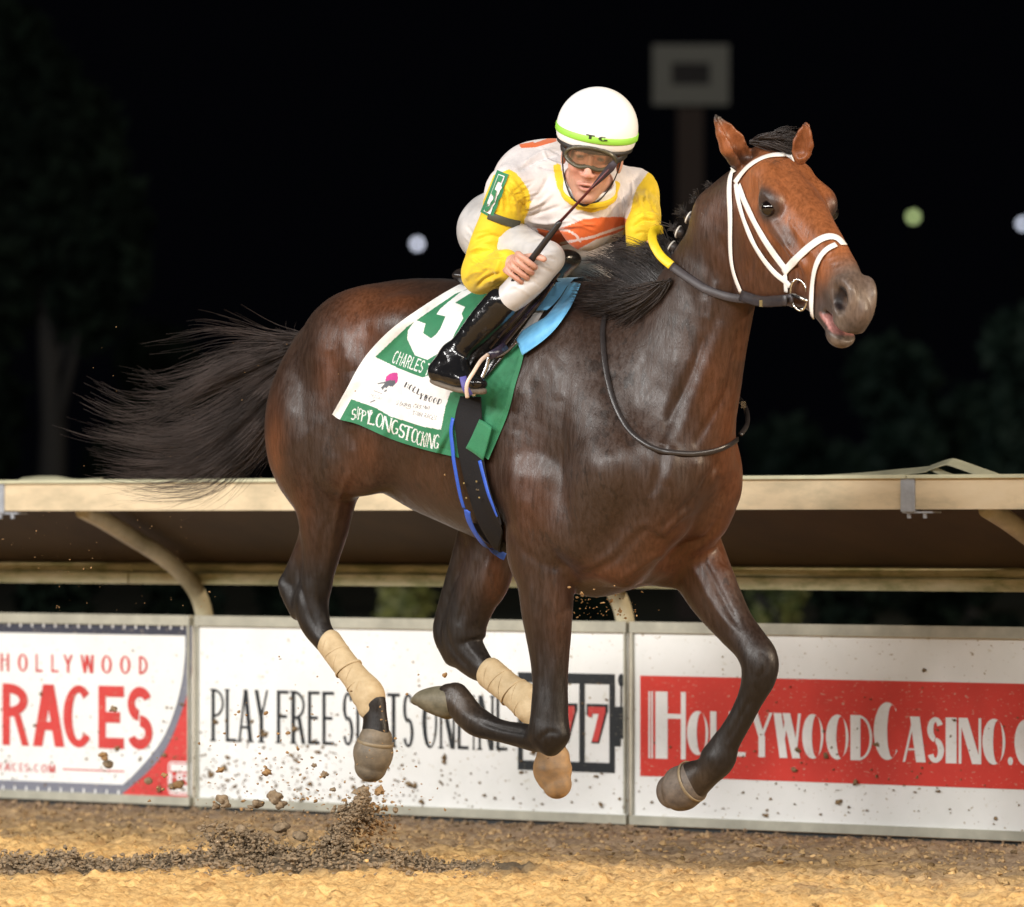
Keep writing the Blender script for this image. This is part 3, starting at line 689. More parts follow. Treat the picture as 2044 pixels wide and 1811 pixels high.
# marker box on a post
YB = 60
mk = empty('marker_post', P(1378, 1100, YB) * np.array([1, 1, 0]), 'pale square box with a dark window on a brown post above the ears', 'marker')
c0 = P(1378, 152, YB); mpx = YB / FPX
bxm = simple('marker_paint', (.036, .040, .033), .6); drk = simple('marker_dark', (.003, .003, .004), .9); pst = simple('brown_post', (.012, .006, .004), .9)
for nm, du0, du1, v0, v1 in (('box_frame', -76, 76, 92, 128), ('box_frame', -76, 76, 172, 212), ('box_frame', -76, -38, 128, 172), ('box_frame', 38, 76, 128, 172)):
    m = MB(); a = P(1378 + du0, v0, YB); b = P(1378 + du1, v1, YB); m.box((a + b) / 2, (abs(b[0] - a[0]), .34, abs(a[2] - b[2]))); obj(nm, m.me(nm, bxm), mk)
m = MB(); m.box(c0 + np.array([0, -.1, 0]), (.42, .06, .26)); obj('window', m.me('window', drk), mk)
m = MB(); m.box((c0[0], YB + .05, (c0[2] - .3) / 2), (.26, .16, c0[2] - .3)); obj('post', m.me('post', pst), mk)
# distant lamps
for nm, u, v, Y, colr, st, lab in (('lamp_post', 833, 487, 160, (.80, .84, 1.0), 2.6, 'distant white lamp glowing to the left of the jockey'), ('lamp_post', 1823, 433, 150, (.62, .78, .33), 1.7, 'distant green tinted lamp right of the horse head'), ('lamp_post', 2042, 447, 160, (.78, .84, 1.0), 2.4, 'distant white lamp cut by the right edge')):
    em_ = N('lamp_glow'); em_.col((.1, .1, .1, 1)); em_.b.inputs['Emission Color'].default_value = (*colr, 1); em_.b.inputs['Emission Strength'].default_value = st
    c = P(u, v, Y); t = empty(nm, (c[0], c[1], 0), lab, 'lamp', 'far lamps beyond the infield')
    bm = bmesh.new(); bmesh.ops.create_icosphere(bm, subdivisions=2, radius=.11); bmesh.ops.translate(bm, vec=Vector(c), verts=bm.verts); me = bpy.data.meshes.new('globe'); bm.to_mesh(me); bm.free(); me.materials.append(em_.m); obj('globe', me, t)
    m = MB(); m.tube([(c[0], c[1], -.06), (c[0], c[1], c[2] - .12)], [.09, .05], 8); obj('pole', m.me('pole', drk), t)
# ================================================================== the horse
HH = globals().get('HORSE_H', .0058)
hf = Field((-1.0, 15.5, .10), (1.0, 18.2, 2.30), HH)
NL = HN
def sec(s, zt, zb, hw): return (H(s, 0, (zt + zb) / 2), hw, (zt - zb) / 2)
# trunk sections: station, top, bottom, half width
hf.chain([sec(-.64, 1.62, 1.22, .18), sec(-.50, 1.695, 1.12, .22), sec(-.32, 1.705, 1.045, .235), sec(-.10, 1.68, .97, .262),
          sec(.12, 1.645, .90, .272), sec(.30, 1.62, .85, .25), sec(.46, 1.55, .84, .215), sec(.58, 1.40, .90, .18)], NL, .03)
hf.chain([(H(-.02, 0, 1.58), .08, .075), (H(.14, 0, 1.595), .07, .075), (H(.30, 0, 1.60), .06, .075), (H(.44, 0, 1.56), .06, .08)], NL, .06)
for sd in (1, -1):
    hf.ball(H(-.46, .115 * sd, 1.47), (.22, .15, .20), NL, .06, e=HF)
    if sd > 0:
        hf.ball(H(-.625, .13, 1.27), (.168, .135, .25), NL, .05, e=HF)
        hf.ball(H(-.42, .17, 1.28), (.19, .09, .21), NL, .06, e=HF)
    else:
        hf.ball(H(-.55, -.12, 1.34), (.18, .12, .20), NL, .05, e=HF)
        hf.ball(H(-.32, -.16, 1.30), (.17, .09, .17), NL, .06, e=HF)
    hf.ball(H(-.25, .165 * sd, 1.56), (.09, .06, .07), NL, .08, e=HF)       # point of hip
    # shoulder blade and upper arm
    hf.add(H(.30, .12 * sd, 1.48), H(.56, .165 * sd, 1.14), (.075, .095), (.13, .13), NL, .05)
    hf.add(H(.56, .165 * sd, 1.14), H(.40, .17 * sd, .98), (.085, .08), (.11, .12), NL, .05)
    hf.add(H(.32, .14 * sd, 1.45), H(.26, .19 * sd, 1.08), (.05, .075), (.10, .12), NL, .06)   # triceps
    # breast
    hf.ball(H(.64, .095 * sd, 1.12), (.13, .105, .16), NL, .05, e=HF)
    hf.add(H(.63, .085 * sd, 1.02), H(.50, .10 * sd, .90), (.085, .07), (.10, .10), NL, .04)
hf.add(H(.50, 0, .92), H(.34, 0, .865), (.14, .15), (.10, .08), NL, .04)
hf.ball(H(.42, .10, .93), (.14, .09, .10), NL, .04, e=HF)
# near hind leg (pixel centre, lateral offset)
def leg(pts, k=.02, n=NL):
    q = [(PH(u, v, l), la * PX, ra * PX) for (u, v, l, la, ra) in pts]
    hf.chain(q, n, k)
leg([(655, 840, .15, 85, 112), (650, 930, .15, 78, 103), (648, 985, .15, 62, 80), (648, 1020, .15, 50, 66), (646, 1060, .15, 42, 56), (640, 1115, .145, 33, 40), (632, 1165, .14, 29, 32)], .03)
leg([(668, 880, .16, 80, 80), (690, 930, .17, 60, 58)], .03)
leg([(632, 1165, .14, 29, 32), (622, 1205, .14, 33, 37), (628, 1240, .14, 30, 34), (645, 1272, .14, 24, 27), (682, 1318, .14, 20, 22), (716, 1358, .14, 21, 23), (739, 1392, .14, 27, 31), (748, 1425, .14, 23, 26), (750, 1465, .14, 26, 31), (748, 1490, .14, 30, 33)], .012)
leg([(618, 1080, .145, 16, 16), (580, 1150, .14, 15, 18), (574, 1172, .14, 19, 19), (596, 1222, .14, 16, 20)], .02)   # hock cap, tendon
leg([(620, 1060, .145, 16, 26), (606, 1110, .145, 12, 26), (598, 1150, .145, 11, 28), (600, 1190, .14, 11, 24)], .02)
# far hind leg
leg([(950, 920, -.15, 70, 90), (975, 1020, -.15, 60, 68), (982, 1090, -.15, 50, 56), (970, 1152, -.14, 44, 55), (950, 1190, -.14, 40, 50), (932, 1232, -.14, 38, 49), (926, 1262, -.14, 38, 50), (926, 1290, -.14, 34, 46), (950, 1322, -.14, 27, 36), (975, 1343, -.14, 22, 27), (1020, 1380, -.14, 21, 25), (1062, 1412, -.14, 27, 33), (1082, 1450, -.14, 23, 26), (1100, 1490, -.14, 26, 28), (1104, 1515, -.14, 32, 36)], .015)
leg([(955, 1030, -.14, 34, 34), (925, 1120, -.14, 30, 24), (890, 1225, -.14, 22, 20), (886, 1268, -.14, 22, 22), (905, 1310, -.14, 20, 22)], .02)
# near fore leg
leg([(1082, 960, .185, 60, 82), (1080, 1040, .18, 60, 76), (1078, 1105, .17, 56, 72), (1088, 1159, .16, 50, 61), (1091, 1231, .155, 44, 52), (1096, 1300, .15, 36, 43), (1098, 1360, .15, 33, 37), (1097, 1420, .15, 36, 38), (1096, 1460, .15, 38, 42)], .03)
leg([(1108, 1150, .16, 34, 30), (1118, 1230, .155, 26, 22), (1112, 1330, .15, 20, 18)], .012)
leg([(1096, 1458, .15, 36, 42), (1074, 1474, .15, 28, 28), (1040, 1468, .15, 22, 25), (995, 1458, .15, 20, 23), (955, 1442, .15, 26, 30), (932, 1425, .15, 24, 30), (912, 1402, .15, 25, 30), (895, 1398, .15, 29, 34)], .012)
leg([(1100, 1488, .15, 26, 22), (1114, 1468, .15, 24, 22)], .012)
leg([(942, 1408, .15, 12, 10), (918, 1378, .15, 16, 12), (908, 1372, .15, 16, 9)], .015)
# far fore leg
leg([(1330, 1010, -.15, 70, 90), (1372, 1085, -.15, 60, 70), (1405, 1150, -.15, 52, 60), (1428, 1195, -.15, 44, 52), (1466, 1250, -.15, 34, 42), (1496, 1285, -.15, 32, 38), (1515, 1318, -.15, 35, 40), (1514, 1352, -.15, 32, 36), (1499, 1392, -.15, 23, 28), (1478, 1435, -.15, 21, 26), (1452, 1480, -.15, 22, 28), (1436, 1514, -.15, 29, 34), (1412, 1540, -.15, 25, 31), (1385, 1558, -.15, 31, 40)], .018)
leg([(1440, 1150, -.15, 26, 24), (1480, 1235, -.15, 20, 17), (1500, 1275, -.15, 18, 16)], .012)
leg([(1440, 1470, -.15, 12, 10), (1416, 1504, -.15, 17, 14)], .015)
# neck
def nk(u, v, l, lat, inp): return (PH(u, v, l), lat, inp)
hf.chain([nk(1308, 850, 0, .16, .27), nk(1355, 740, .0, .13, .215), nk(1396, 640, .0, .10, .172), nk(1434, 545, .0, .085, .14), nk(1474, 460, .0, .075, .112), nk(1506, 395, .0, .065, .085)], NL, .05)
hf.chain([nk(1260, 670, 0, .05, .08), nk(1340, 600, 0, .045, .07), nk(1405, 500, 0, .035, .055), nk(1472, 400, 0, .04, .05)], NL, .06)    # crest
# head
HP = P(1549, 292, 16.32); HSC = 1.15
_y, _p, _r = math.radians(61), math.radians(36), math.radians(-2)
Ha = np.array([math.cos(_y) * math.cos(_p), -math.sin(_y) * math.cos(_p), -math.sin(_p)])
Hn0 = np.array([-math.sin(_y), -math.cos(_y), 0]); Ht0 = np.cross(Hn0, Ha)
Hn = math.cos(_r) * Hn0 - math.sin(_r) * Ht0; Ht = math.cos(_r) * Ht0 + math.sin(_r) * Hn0
def HD(a, t, n): return HP + (Ha * a + Ht * t + Hn * n) * HSC
def hb(a, t, n, ra, rt, rn, k=.02, cut=False): hf.ball(HD(a, t, n), (ra * HSC, rn * HSC, rt * HSC), Hn, k, cut, e=Ha)
def hs(p, q, ra, rb, k=.02, cut=False): hf.add(HD(*p), HD(*q), tuple(x * HSC for x in ra), tuple(x * HSC for x in rb), Hn, k, cut)
def hc(pts, k=.02, cut=False): hf.chain([(HD(a, t, n), rn * HSC, rt * HSC) for a, t, n, rn, rt in pts], Hn, k, cut)
def build_head():
    # cranium, forehead, nasal bones
    hc([(-.01, -.080, 0, .052, .075), (.08, -.075, 0, .068, .072), (.18, -.085, 0, .074, .080), (.28, -.090, .003, .056, .074),
        (.38, -.090, .006, .043, .066), (.46, -.092, .009, .036, .062), (.52, -.105, .010, .032, .056), (.550, -.118, .010, .028, .046)], .03)
    hc([(.22, -.050, 0, .048, .034), (.34, -.048, .005, .033, .030), (.45, -.058, .009, .027, .026)], .02)
    for sd in (1, -1):
        # jowls and mandible
        hc([(.03, -.18, .036 * sd, .036, .09), (.12, -.220, .046 * sd, .036, .110), (.21, -.21, .040 * sd, .032, .095), (.31, -.180, .026 * sd, .026, .06), (.40, -.168, .018 * sd, .024, .036), (.47, -.168, .014 * sd, .024, .026)], .03)
        hb(.15, -.15, .060 * sd, .085, .075, .030, .03)                # masseter
        hc([(.19, -.085, .074 * sd, .014, .016), (.27, -.105, .064 * sd, .010, .012), (.35, -.115, .050 * sd, .007, .010)], .02)   # facial crest
        hb(.075, -.045, .050 * sd, .06, .040, .030, .03)               # temple
        hb(.140, -.034, .068 * sd, .040, .020, .022, .02)              # brow
        hb(.165, -.052, .077 * sd, .038, .034, .026, .02)              # orbit
        hb(.176, -.058, .106 * sd, .024, .017, .014, .008, True)       # socket
        # nostril wings
        hb(.500, -.088, .010 + .020 * sd, .048, .040, .025, .02)
        hc([(.478, -.076, .010 + .031 * sd, .012, .014), (.500, -.050, .010 + .032 * sd, .013, .013), (.532, -.054, .010 + .029 * sd, .012, .012), (.552, -.085, .010 + .027 * sd, .012, .013), (.545, -.116, .010 + .029 * sd, .012, .013), (.515, -.124, .010 + .031 * sd, .012, .012)], .012)
    hb(.546, -.126, .010, .034, .046, .030, .03)                          # upper lip
    hb(.532, -.148, .010, .038, .028, .035, .02)
    hc([(.40, -.175, 0, .036, .032), (.48, -.185, 0, .034, .026), (.528, -.184, .008, .032, .024)], .018)   # lower lip and chin
    hb(.520, -.193, .008, .032, .024, .032, .015)
    hc([(.60, -.170, 0, .06, .022), (.53, -.166, 0, .06, .014), (.47, -.160, 0, .06, .006)], .006, True)   # open mouth
    for sd in (1, -1):
        hc([(.504, -.082, .010 + .062 * sd, .026, .020), (.520, -.090, .010 + .038 * sd, .024, .022), (.526, -.096, .010 + .020 * sd, .014, .014)], .006, True)
        hc([(.490, -.078, .010 + .052 * sd, .014, .014), (.523, -.084, .010 + .044 * sd, .014, .019), (.538, -.104, .010 + .040 * sd, .014, .015)], .006, True)
build_head()
# throat connection
hf.add(HD(.04, -.10, 0), PH(1450, 460, 0), (.07, .08), (.10, .13), NL, .05)
# ears
def ear(base, tip, w, face):
    base = np.asarray(base); tip = np.asarray(tip); face = unit(face)
    side = unit(np.cross(tip - base, face))
    L = tip - base
    pts = [(0, .55), (.2, .9), (.42, 1.0), (.65, .72), (.85, .36), (1.0, .10)]
    for (a, ra), (b, rb) in zip(pts, pts[1:]):
        hf.add(base + L * a, base + L * b, (w * ra, w * rb), (w * ra * .75, w * rb * .75), side, .008)
    for (a, ra), (b, rb) in zip(pts[1:], pts[2:]):
        hf.add(base + L * a + face * w * .75 * ra, base + L * b + face * w * .75 * rb, (w * ra * .72, w * rb * .6), (w * ra * .85, w * rb * .7), side, .006, cut=True)
ear(P(1488, 334, 16.36), P(1425, 225, 16.30), .043, (.75, -.62, .1))
ear(P(1597, 322, 16.16), P(1611, 238, 16.12), .029, (-.25, -.9, .1))
# muscle relief on breast, shoulder and thigh: shallow grooves
def groove(pts, w, dep, k=.02):
    q = [np.asarray(p) for p in pts]
    for a, b in zip(q, q[1:]): hf.add(a, b, dep, w, NL, k, cut=True)
print('horse field', time.time() - T0)
hV, hQ = hf.mesh(2)
print('horse mesh', len(hV), time.time() - T0)
# ---- sculpted relief, coat colour
def to_px(V):
    return 1022 + FPX * V[:, 0] / V[:, 1], 1040 - FPX * (V[:, 2] - 1.0) / V[:, 1]
def vnormals(V, Q):
    n = np.cross(V[Q[:, 2]] - V[Q[:, 0]], V[Q[:, 3]] - V[Q[:, 1]]); N_ = np.zeros_like(V)
    for i in range(4):
        for d in range(3): N_[:, d] += np.bincount(Q[:, i], n[:, d], len(V))
    return N_ / (np.linalg.norm(N_, axis=1)[:, None] + 1e-12)
hN = vnormals(hV, hQ); hU, hW = to_px(hV)
CAMP = np.array([0, 0, 1.0])
hview = ((hV - CAMP) * hN).sum(1) < 0
hlat = (hV - HO) @ HN; hst = (hV - HO) @ HF
def seg_dist(U, W_, pts):
    D = np.full(len(U), 1e9); T = np.zeros(len(U)); L = 0
    for (x0, y0), (x1, y1) in zip(pts, pts[1:]):
        dx, dy = x1 - x0, y1 - y0; l2 = dx * dx + dy * dy
        t = np.clip(((U - x0) * dx + (W_ - y0) * dy) / l2, 0, 1)
        d = np.hypot(U - x0 - t * dx, W_ - y0 - t * dy); m = d < D
        D[m] = d[m]; T[m] = L + (t * math.sqrt(l2))[m]; L += math.sqrt(l2)
    return D, T / L
STROKES = [  # pixel path, height mm, width px, minimum lateral offset
    ([(1324, 887), (1338, 833), (1367, 772), (1392, 708), (1410, 636)], -8, 9, -9),
    ([(1385, 894), (1420, 833), (1452, 779), (1466, 720), (1474, 660)], -6, 8, -9),
    ([(1352, 880), (1385, 800), (1418, 720), (1440, 640)], 5, 12, -9),
    ([(1324, 887), (1316, 941), (1297, 995)], -6, 10, -9),
    ([(1345, 890), (1340, 930), (1330, 970)], 4, 10, -9),
    ([(1144, 1142), (1212, 1113), (1255, 1067), (1288, 1045), (1320, 1063), (1356, 1031), (1403, 1006)], 3.2, 9, -9),
    ([(1150, 1154), (1215, 1126), (1262, 1080), (1292, 1058), (1322, 1078), (1362, 1046), (1410, 1020)], -3.6, 8, -9),
    ([(1320, 1135), (1356, 1095), (1410, 1074), (1439, 1031)], -8, 8, -9),
    ([(1310, 1063), (1367, 1013), (1410, 959), (1440, 920)], -6, 8, -9),
    ([(1235, 1160), (1290, 1120), (1330, 1100)], 5, 8, -9),
    ([(1200, 700), (1222, 800), (1258, 880), (1300, 960), (1310, 1010)], -5, 14, 0),
    ([(1150, 640), (1128, 760), (1120, 900), (1130, 1010), (1150, 1090)], -6, 16, 0),
    ([(1190, 760), (1185, 880), (1200, 1000)], 5, 22, 0),
    ([(1070, 760), (1060, 900), (1048, 1000)], -5, 16, 0),
    ([(1030, 860), (1025, 960), (1032, 1060)], 4, 12, 0),
    ([(1010, 1040), (1045, 1100), (1100, 1130), (1140, 1130)], -5, 10, 0),
    ([(1076, 1120), (1080, 1230), (1088, 1340), (1092, 1420)], -4, 5, 0),
    ([(1060, 1140), (1068, 1250), (1078, 1350)], 3.5, 6, 0),
    ([(1110, 1140), (1112, 1250), (1110, 1380)], 3, 6, 0),
    ([(1400, 1110), (1440, 1190), (1478, 1260)], -4, 6, -9),
    ([(1375, 1120), (1420, 1200), (1465, 1262)], 3, 7, -9),
    ([(702, 860), (712, 905), (728, 945), (744, 966)], -9, 9, 0),
    ([(660, 700), (672, 780), (690, 850), (700, 900)], -6, 16, 0),
    ([(610, 720), (602, 800), (612, 880), (625, 960)], -5, 14, 0),
    ([(575, 760), (570, 860), (590, 960)], 4, 14, 0),
    ([(640, 780), (648, 860), (655, 940)], 5, 16, 0),
    ([(700, 610), (690, 680), (700, 740)], 6, 14, 0),
    ([(735, 640), (722, 700), (716, 760)], -5, 12, 0),
    ([(650, 1040), (640, 1100), (632, 1150)], -4, 6, 0),
    ([(672, 1020), (662, 1090), (650, 1160)], 3, 6, 0),
    ([(950, 1120), (930, 1190), (915, 1250)], -4, 6, -9),
    ([(980, 1110), (962, 1180), (955, 1240)], 3, 6, -9),
    ([(1372, 560), (1385, 640), (1378, 720)], -4, 14, 0),
    ([(1440, 470), (1452, 540), (1462, 600)], -5, 8, -9),
    ([(860, 1000), (900, 900), (930, 820)], 2.5, 10, 0), ([(820, 980), (850, 880), (880, 800)], -2.5, 9, 0), ([(780, 950), (810, 860), (840, 780)], 2, 9, 0),
    ([(1490, 560), (1505, 500), (1500, 440)], -3, 7, -9),
    ([(1567, 470), (1590, 520), (1600, 560)], -3, 6, -9),
    ([(1575, 440), (1612, 492), (1640, 530)], 2.5, 5, -9),
    ([(1552, 400), (1562, 440), (1578, 470)], 2.0, 5, -9),
    ([(1640, 520), (1665, 505), (1692, 503)], -1.3, 2.4, -9), ([(1640, 531), (1668, 516), (1698, 514)], -1.3, 2.4, -9), ([(1646, 542), (1672, 528), (1704, 526)], -1.3, 2.4, -9),
    ([(1500, 1392), (1476, 1436), (1450, 1484)], -3, 5, -9), ([(1514, 1300), (1530, 1330), (1512, 1356)], -2.2, 5, -9),
    ([(1052, 1464), (1000, 1454), (955, 1438)], -3, 4, 0), ([(1075, 1480), (1095, 1462), (1118, 1466)], -3, 5, 0),
    ([(590, 1110), (600, 1170), (618, 1230), (640, 1268)], -3.5, 5, 0), ([(630, 1120), (632, 1180), (640, 1235)], 3, 5, 0),
    ([(900, 1180), (888, 1240), (905, 1300), (950, 1345)], -3, 6, -9), ([(930, 1230), (930, 1280), (960, 1320)], 3, 6, -9),
    ([(760, 1000), (820, 1018), (880, 1052), (930, 1078)], 3, 5, 0), ([(1240, 960), (1250, 1010), (1240, 1060)], -5, 10, 0),
    ([(1090, 700), (1110, 740), (1118, 800)], 4, 12, 0), ([(1160, 900), (1150, 980), (1165, 1060)], 5, 14, 0), ([(1215, 900), (1225, 960), (1222, 1010)], 4, 10, 0),
    ([(1420, 900), (1440, 960), (1435, 1010)], -5, 10, -9), ([(1390, 910), (1395, 960), (1380, 1010)], 5, 12, -9),
    ([(1350, 700), (1340, 770), (1318, 830)], 4, 9, 0), ([(1290, 700), (1270, 770), (1268, 840)], -4, 12, 0),
    ([(1430, 560), (1420, 620), (1400, 680)], 4, 8, -9), ([(1400, 480), (1412, 540), (1405, 600)], -4, 9, 0),
    ([(760, 700), (770, 800), (765, 900)], -3, 18, 0), ([(620, 640), (600, 700), (580, 770)], -4, 12, 0), ([(700, 940), (680, 990), (672, 1040)], 4, 7, 0),
]
for pts, amp, wd, lm in STROKES:
    a = np.array(pts); sp = [tuple(p) for p in spline([np.array(p, float) for p in pts], 4)]
    m = hview & (hU > a[:, 0].min() - 3 * wd) & (hU < a[:, 0].max() + 3 * wd) & (hW > a[:, 1].min() - 3 * wd) & (hW < a[:, 1].max() + 3 * wd) & (hlat > lm)
    i = np.where(m)[0]
    d, t = seg_dist(hU[i], hW[i], sp)
    g = np.exp(-(d / wd) ** 2) * np.clip(np.minimum(t, 1 - t) * 6, 0, 1) ** .7
    hV[i] += hN[i] * (g * amp * (.00082 if lm == 0 and wd > 8 else .00120))[:, None]
rr_h = np.random.default_rng(17); ds_ = np.zeros(len(hV))
for i in range(9):
    k = rr_h.normal(0, 1, 3) * np.array([1, 1, .6]); k /= np.linalg.norm(k); ph = hV @ rr_h.normal(0, 9, 3)
    ds_ += np.sin(hV @ k * rr_h.uniform(45, 150) + 2.0 * np.sin(ph + rr_h.uniform(0, 6)) + rr_h.uniform(0, 6))
hV += hN * (ds_ * .00011)[:, None]
hbvh = BVHTree.FromPolygons([Vector(v) for v in hV.tolist()], hQ.tolist())
print('bvh', time.time() - T0)

def ray(u, v, bvh=None):
    """first point of the horse seen through a pixel"""
    d = P(u, v, 1.0) - CAMP
    r = (bvh or hbvh).ray_cast(Vector(CAMP), Vector(unit(d)))
    return None if r[0] is None else (np.array(r[0]), np.array(r[1]))

# coat colour
lin = lambda *c: np.array(c, float)
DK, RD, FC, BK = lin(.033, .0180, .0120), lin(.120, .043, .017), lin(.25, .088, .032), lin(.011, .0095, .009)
col = np.tile(DK, (len(hV), 1))
def blend(c, m): 
    global col
    m = np.clip(m, 0, 1)[:, None]; col = col * (1 - m) + np.asarray(c) * m
def sst(x, a, b):
    t = np.clip((x - a) / (b - a), 0, 1); return t * t * (3 - 2 * t)
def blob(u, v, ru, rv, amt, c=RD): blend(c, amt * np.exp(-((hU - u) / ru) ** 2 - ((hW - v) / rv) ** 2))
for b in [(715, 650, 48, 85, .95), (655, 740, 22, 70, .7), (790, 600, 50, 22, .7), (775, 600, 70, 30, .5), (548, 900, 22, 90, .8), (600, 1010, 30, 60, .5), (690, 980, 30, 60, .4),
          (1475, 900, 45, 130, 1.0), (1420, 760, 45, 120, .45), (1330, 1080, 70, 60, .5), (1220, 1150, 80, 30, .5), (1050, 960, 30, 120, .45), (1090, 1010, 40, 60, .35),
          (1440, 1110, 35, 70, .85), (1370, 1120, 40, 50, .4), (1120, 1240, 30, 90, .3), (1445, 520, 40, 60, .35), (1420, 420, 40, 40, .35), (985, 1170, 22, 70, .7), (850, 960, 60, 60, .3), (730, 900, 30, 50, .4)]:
    blob(*b)  # red of the coat, with orange sheen and side light painted at hip and chest edge
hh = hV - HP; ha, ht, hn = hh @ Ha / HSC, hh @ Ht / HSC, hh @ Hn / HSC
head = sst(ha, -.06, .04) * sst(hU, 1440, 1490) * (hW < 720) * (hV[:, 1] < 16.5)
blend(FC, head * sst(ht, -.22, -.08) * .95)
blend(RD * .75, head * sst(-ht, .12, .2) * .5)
muz = head * sst(ha, .40, .49)
blend(lin(.095, .074, .062), muz * .95)
blend(lin(.045, .036, .034), head * sst(ha, .36, .46) * sst(-ht, .09, .13) * .8)
blend(lin(.18, .145, .12), muz * np.exp(-((ha - .545) / .02) ** 2) * .55)
for sd in (1, -1):
    e = np.sqrt(((ha - .172) / .048) ** 2 + ((ht + .060) / .040) ** 2 + ((hn - .09 * sd) / .04) ** 2)
    blend(lin(.035, .028, .027), head * sst(-e, -1.35, -.7) * .95)
    e2 = np.sqrt(((ha - .25) / .06) ** 2 + ((ht + .09) / .025) ** 2 + ((hn - .07 * sd) / .03) ** 2)
    blend(lin(.05, .04, .036), head * sst(-e2, -1.3, -.5) * .7)
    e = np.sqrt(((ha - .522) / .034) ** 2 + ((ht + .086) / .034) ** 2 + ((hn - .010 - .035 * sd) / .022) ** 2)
    blend(lin(.012, .008, .009), head * sst(-e, -1.0, -.75))  # nostril hollow painted near black, its shade put into the colour
    e = np.sqrt(((ha - .534) / .018) ** 2 + ((ht + .092) / .016) ** 2 + ((hn - .010 - .022 * sd) / .016) ** 2)
    blend(lin(.42, .16, .17), head * sst(-e, -1.1, -.6))
e = np.sqrt(((ha - .50) / .06) ** 2 + ((ht + .172) / .011) ** 2 + (hn / .06) ** 2)
blend(lin(.42, .20, .19), head * sst(-e, -1.1, -.8) * (ht < -.150))
# ears: warm outside, dark tips
ear_m = (hW < 345) & (hV[:, 2] > 1.0 + (1040 - 330) * 16.3 / FPX) & ((hU < 1500) | (hU > 1580))
blend(lin(.22, .075, .028), ear_m * 1.0 * sst(-hW, -320, -300))
blend(BK * 3.0, ear_m * sst(-hW, -255, -232))
# black points: lower legs
nearm = hlat > 0
blend(BK, (nearm & (hU < 800)) * sst(hW, 1085, 1170) * .93)
blend(BK, (nearm & (hU < 800)) * np.exp(-((hU - 565) / 22) ** 2 - ((hW - 1165) / 45) ** 2))
blend(BK, (~nearm & (hU < 1180) & (hV[:, 2] < 1.0)) * np.clip(sst(hW, 1120, 1290) + sst(-hU, -930, -890), 0, 1) * .93)
blend(BK, (nearm & (hU > 820) & (hU < 1200)) * sst(hW, 1160, 1420) * .93)
blend(BK, (nearm & (hU > 820) & (hU < 1048)) * sst(hW, 1400, 1430))
blend(BK, (~nearm & (hU > 1180)) * sst(hW, 1190, 1370) * .93)
for (u, v, r) in [(1390, 1560, 30), (925, 1400, 45)]: blob(u, v, r, r, .35, lin(.10, .07, .045))
blend(lin(.20, .08, .03), (~nearm & (hU > 1040) & (hU < 1180) & (hW > 1470)) * .8)     # chestnut pastern of the far hind
# dark line along the spine and dock
blend(BK * 1.5, sst(-np.abs(hlat), -.05, -.02) * (hV[:, 2] > 1.55) * (hst < .3) * .7)

coat = N('bay_coat'); at = coat.n('ShaderNodeAttribute', attribute_name='Col'); sweat_sheen = coat.n('ShaderNodeAttribute', attribute_name='SweatSheen')
big = coat.noise(6, 3, .5, coat.coord()); hair = coat.noise(110, 3, .6, coat.coord((1, 1, .16))); drip = coat.noise(40, 4, .6, coat.coord((1, 1, .38))); fine = coat.noise(380, 2, .5, coat.coord((1, 1, .3)))
c = coat.mix(1.0, at.outputs[0], coat.ramp(big, [(.36, (.78, .74, .72, 1)), (.62, (1.10, 1.08, 1.06, 1))]), 'MULTIPLY')
c = coat.mix(1.0, c, coat.ramp(hair, [(.34, (.74, .72, .70, 1)), (.60, (1.10, 1.08, 1.06, 1))]), 'MULTIPLY')
sg = coat.math('MULTIPLY', sweat_sheen.outputs[0], coat.ramp(hair, [(.36, (.25, .25, .25, 1)), (.62, (.72, .72, .72, 1))]))
c = coat.mix(sg, c, (.050, .037, .032, 1))  # grey sheen of the sweaty coat mixed into its base colour
dm = coat.math('MULTIPLY', coat.math('ADD', coat.math('MULTIPLY', sweat_sheen.outputs[0], .75), .12), coat.ramp(drip, [(.555, (0, 0, 0, 1)), (.605, (1, 1, 1, 1))]))
c = coat.mix(dm, c, (.014, .009, .007, 1))
coat.col(c); coat.set(Roughness=.36, Specular_IOR_Level=.34, Sheen_Weight=.05, Sheen_Roughness=.4)
bw = coat.n('ShaderNodeRGBToBW'); coat.l(at.outputs[0], bw.inputs[0])
coat.l(coat.math('ADD', coat.ramp(hair, [(.35, (.31, .31, .31, 1)), (.65, (.46, .46, .46, 1))]), coat.ramp(bw.outputs[0], [(.0, (.14, .14, .14, 1)), (.022, (0, 0, 0, 1))])), coat.b.inputs['Roughness'])
coat.bump(coat.math('ADD', coat.math('MULTIPLY', hair, .5), coat.math('ADD', coat.math('MULTIPLY', fine, .3), coat.math('MULTIPLY', drip, .35))), .45, .004)
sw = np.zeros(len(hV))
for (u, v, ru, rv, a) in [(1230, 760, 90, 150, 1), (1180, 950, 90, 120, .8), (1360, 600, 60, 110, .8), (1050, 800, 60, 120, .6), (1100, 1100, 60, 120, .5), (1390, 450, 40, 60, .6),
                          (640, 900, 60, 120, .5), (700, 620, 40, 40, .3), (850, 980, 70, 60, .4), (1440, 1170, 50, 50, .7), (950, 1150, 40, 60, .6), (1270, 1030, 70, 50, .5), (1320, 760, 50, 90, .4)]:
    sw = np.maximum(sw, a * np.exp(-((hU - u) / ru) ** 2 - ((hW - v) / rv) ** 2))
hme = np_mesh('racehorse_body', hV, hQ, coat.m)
set_col(hme, col); set_col(hme, np.repeat(sw[:, None], 3, 1), 'SweatSheen')
O_H = H(0, 0, 0)
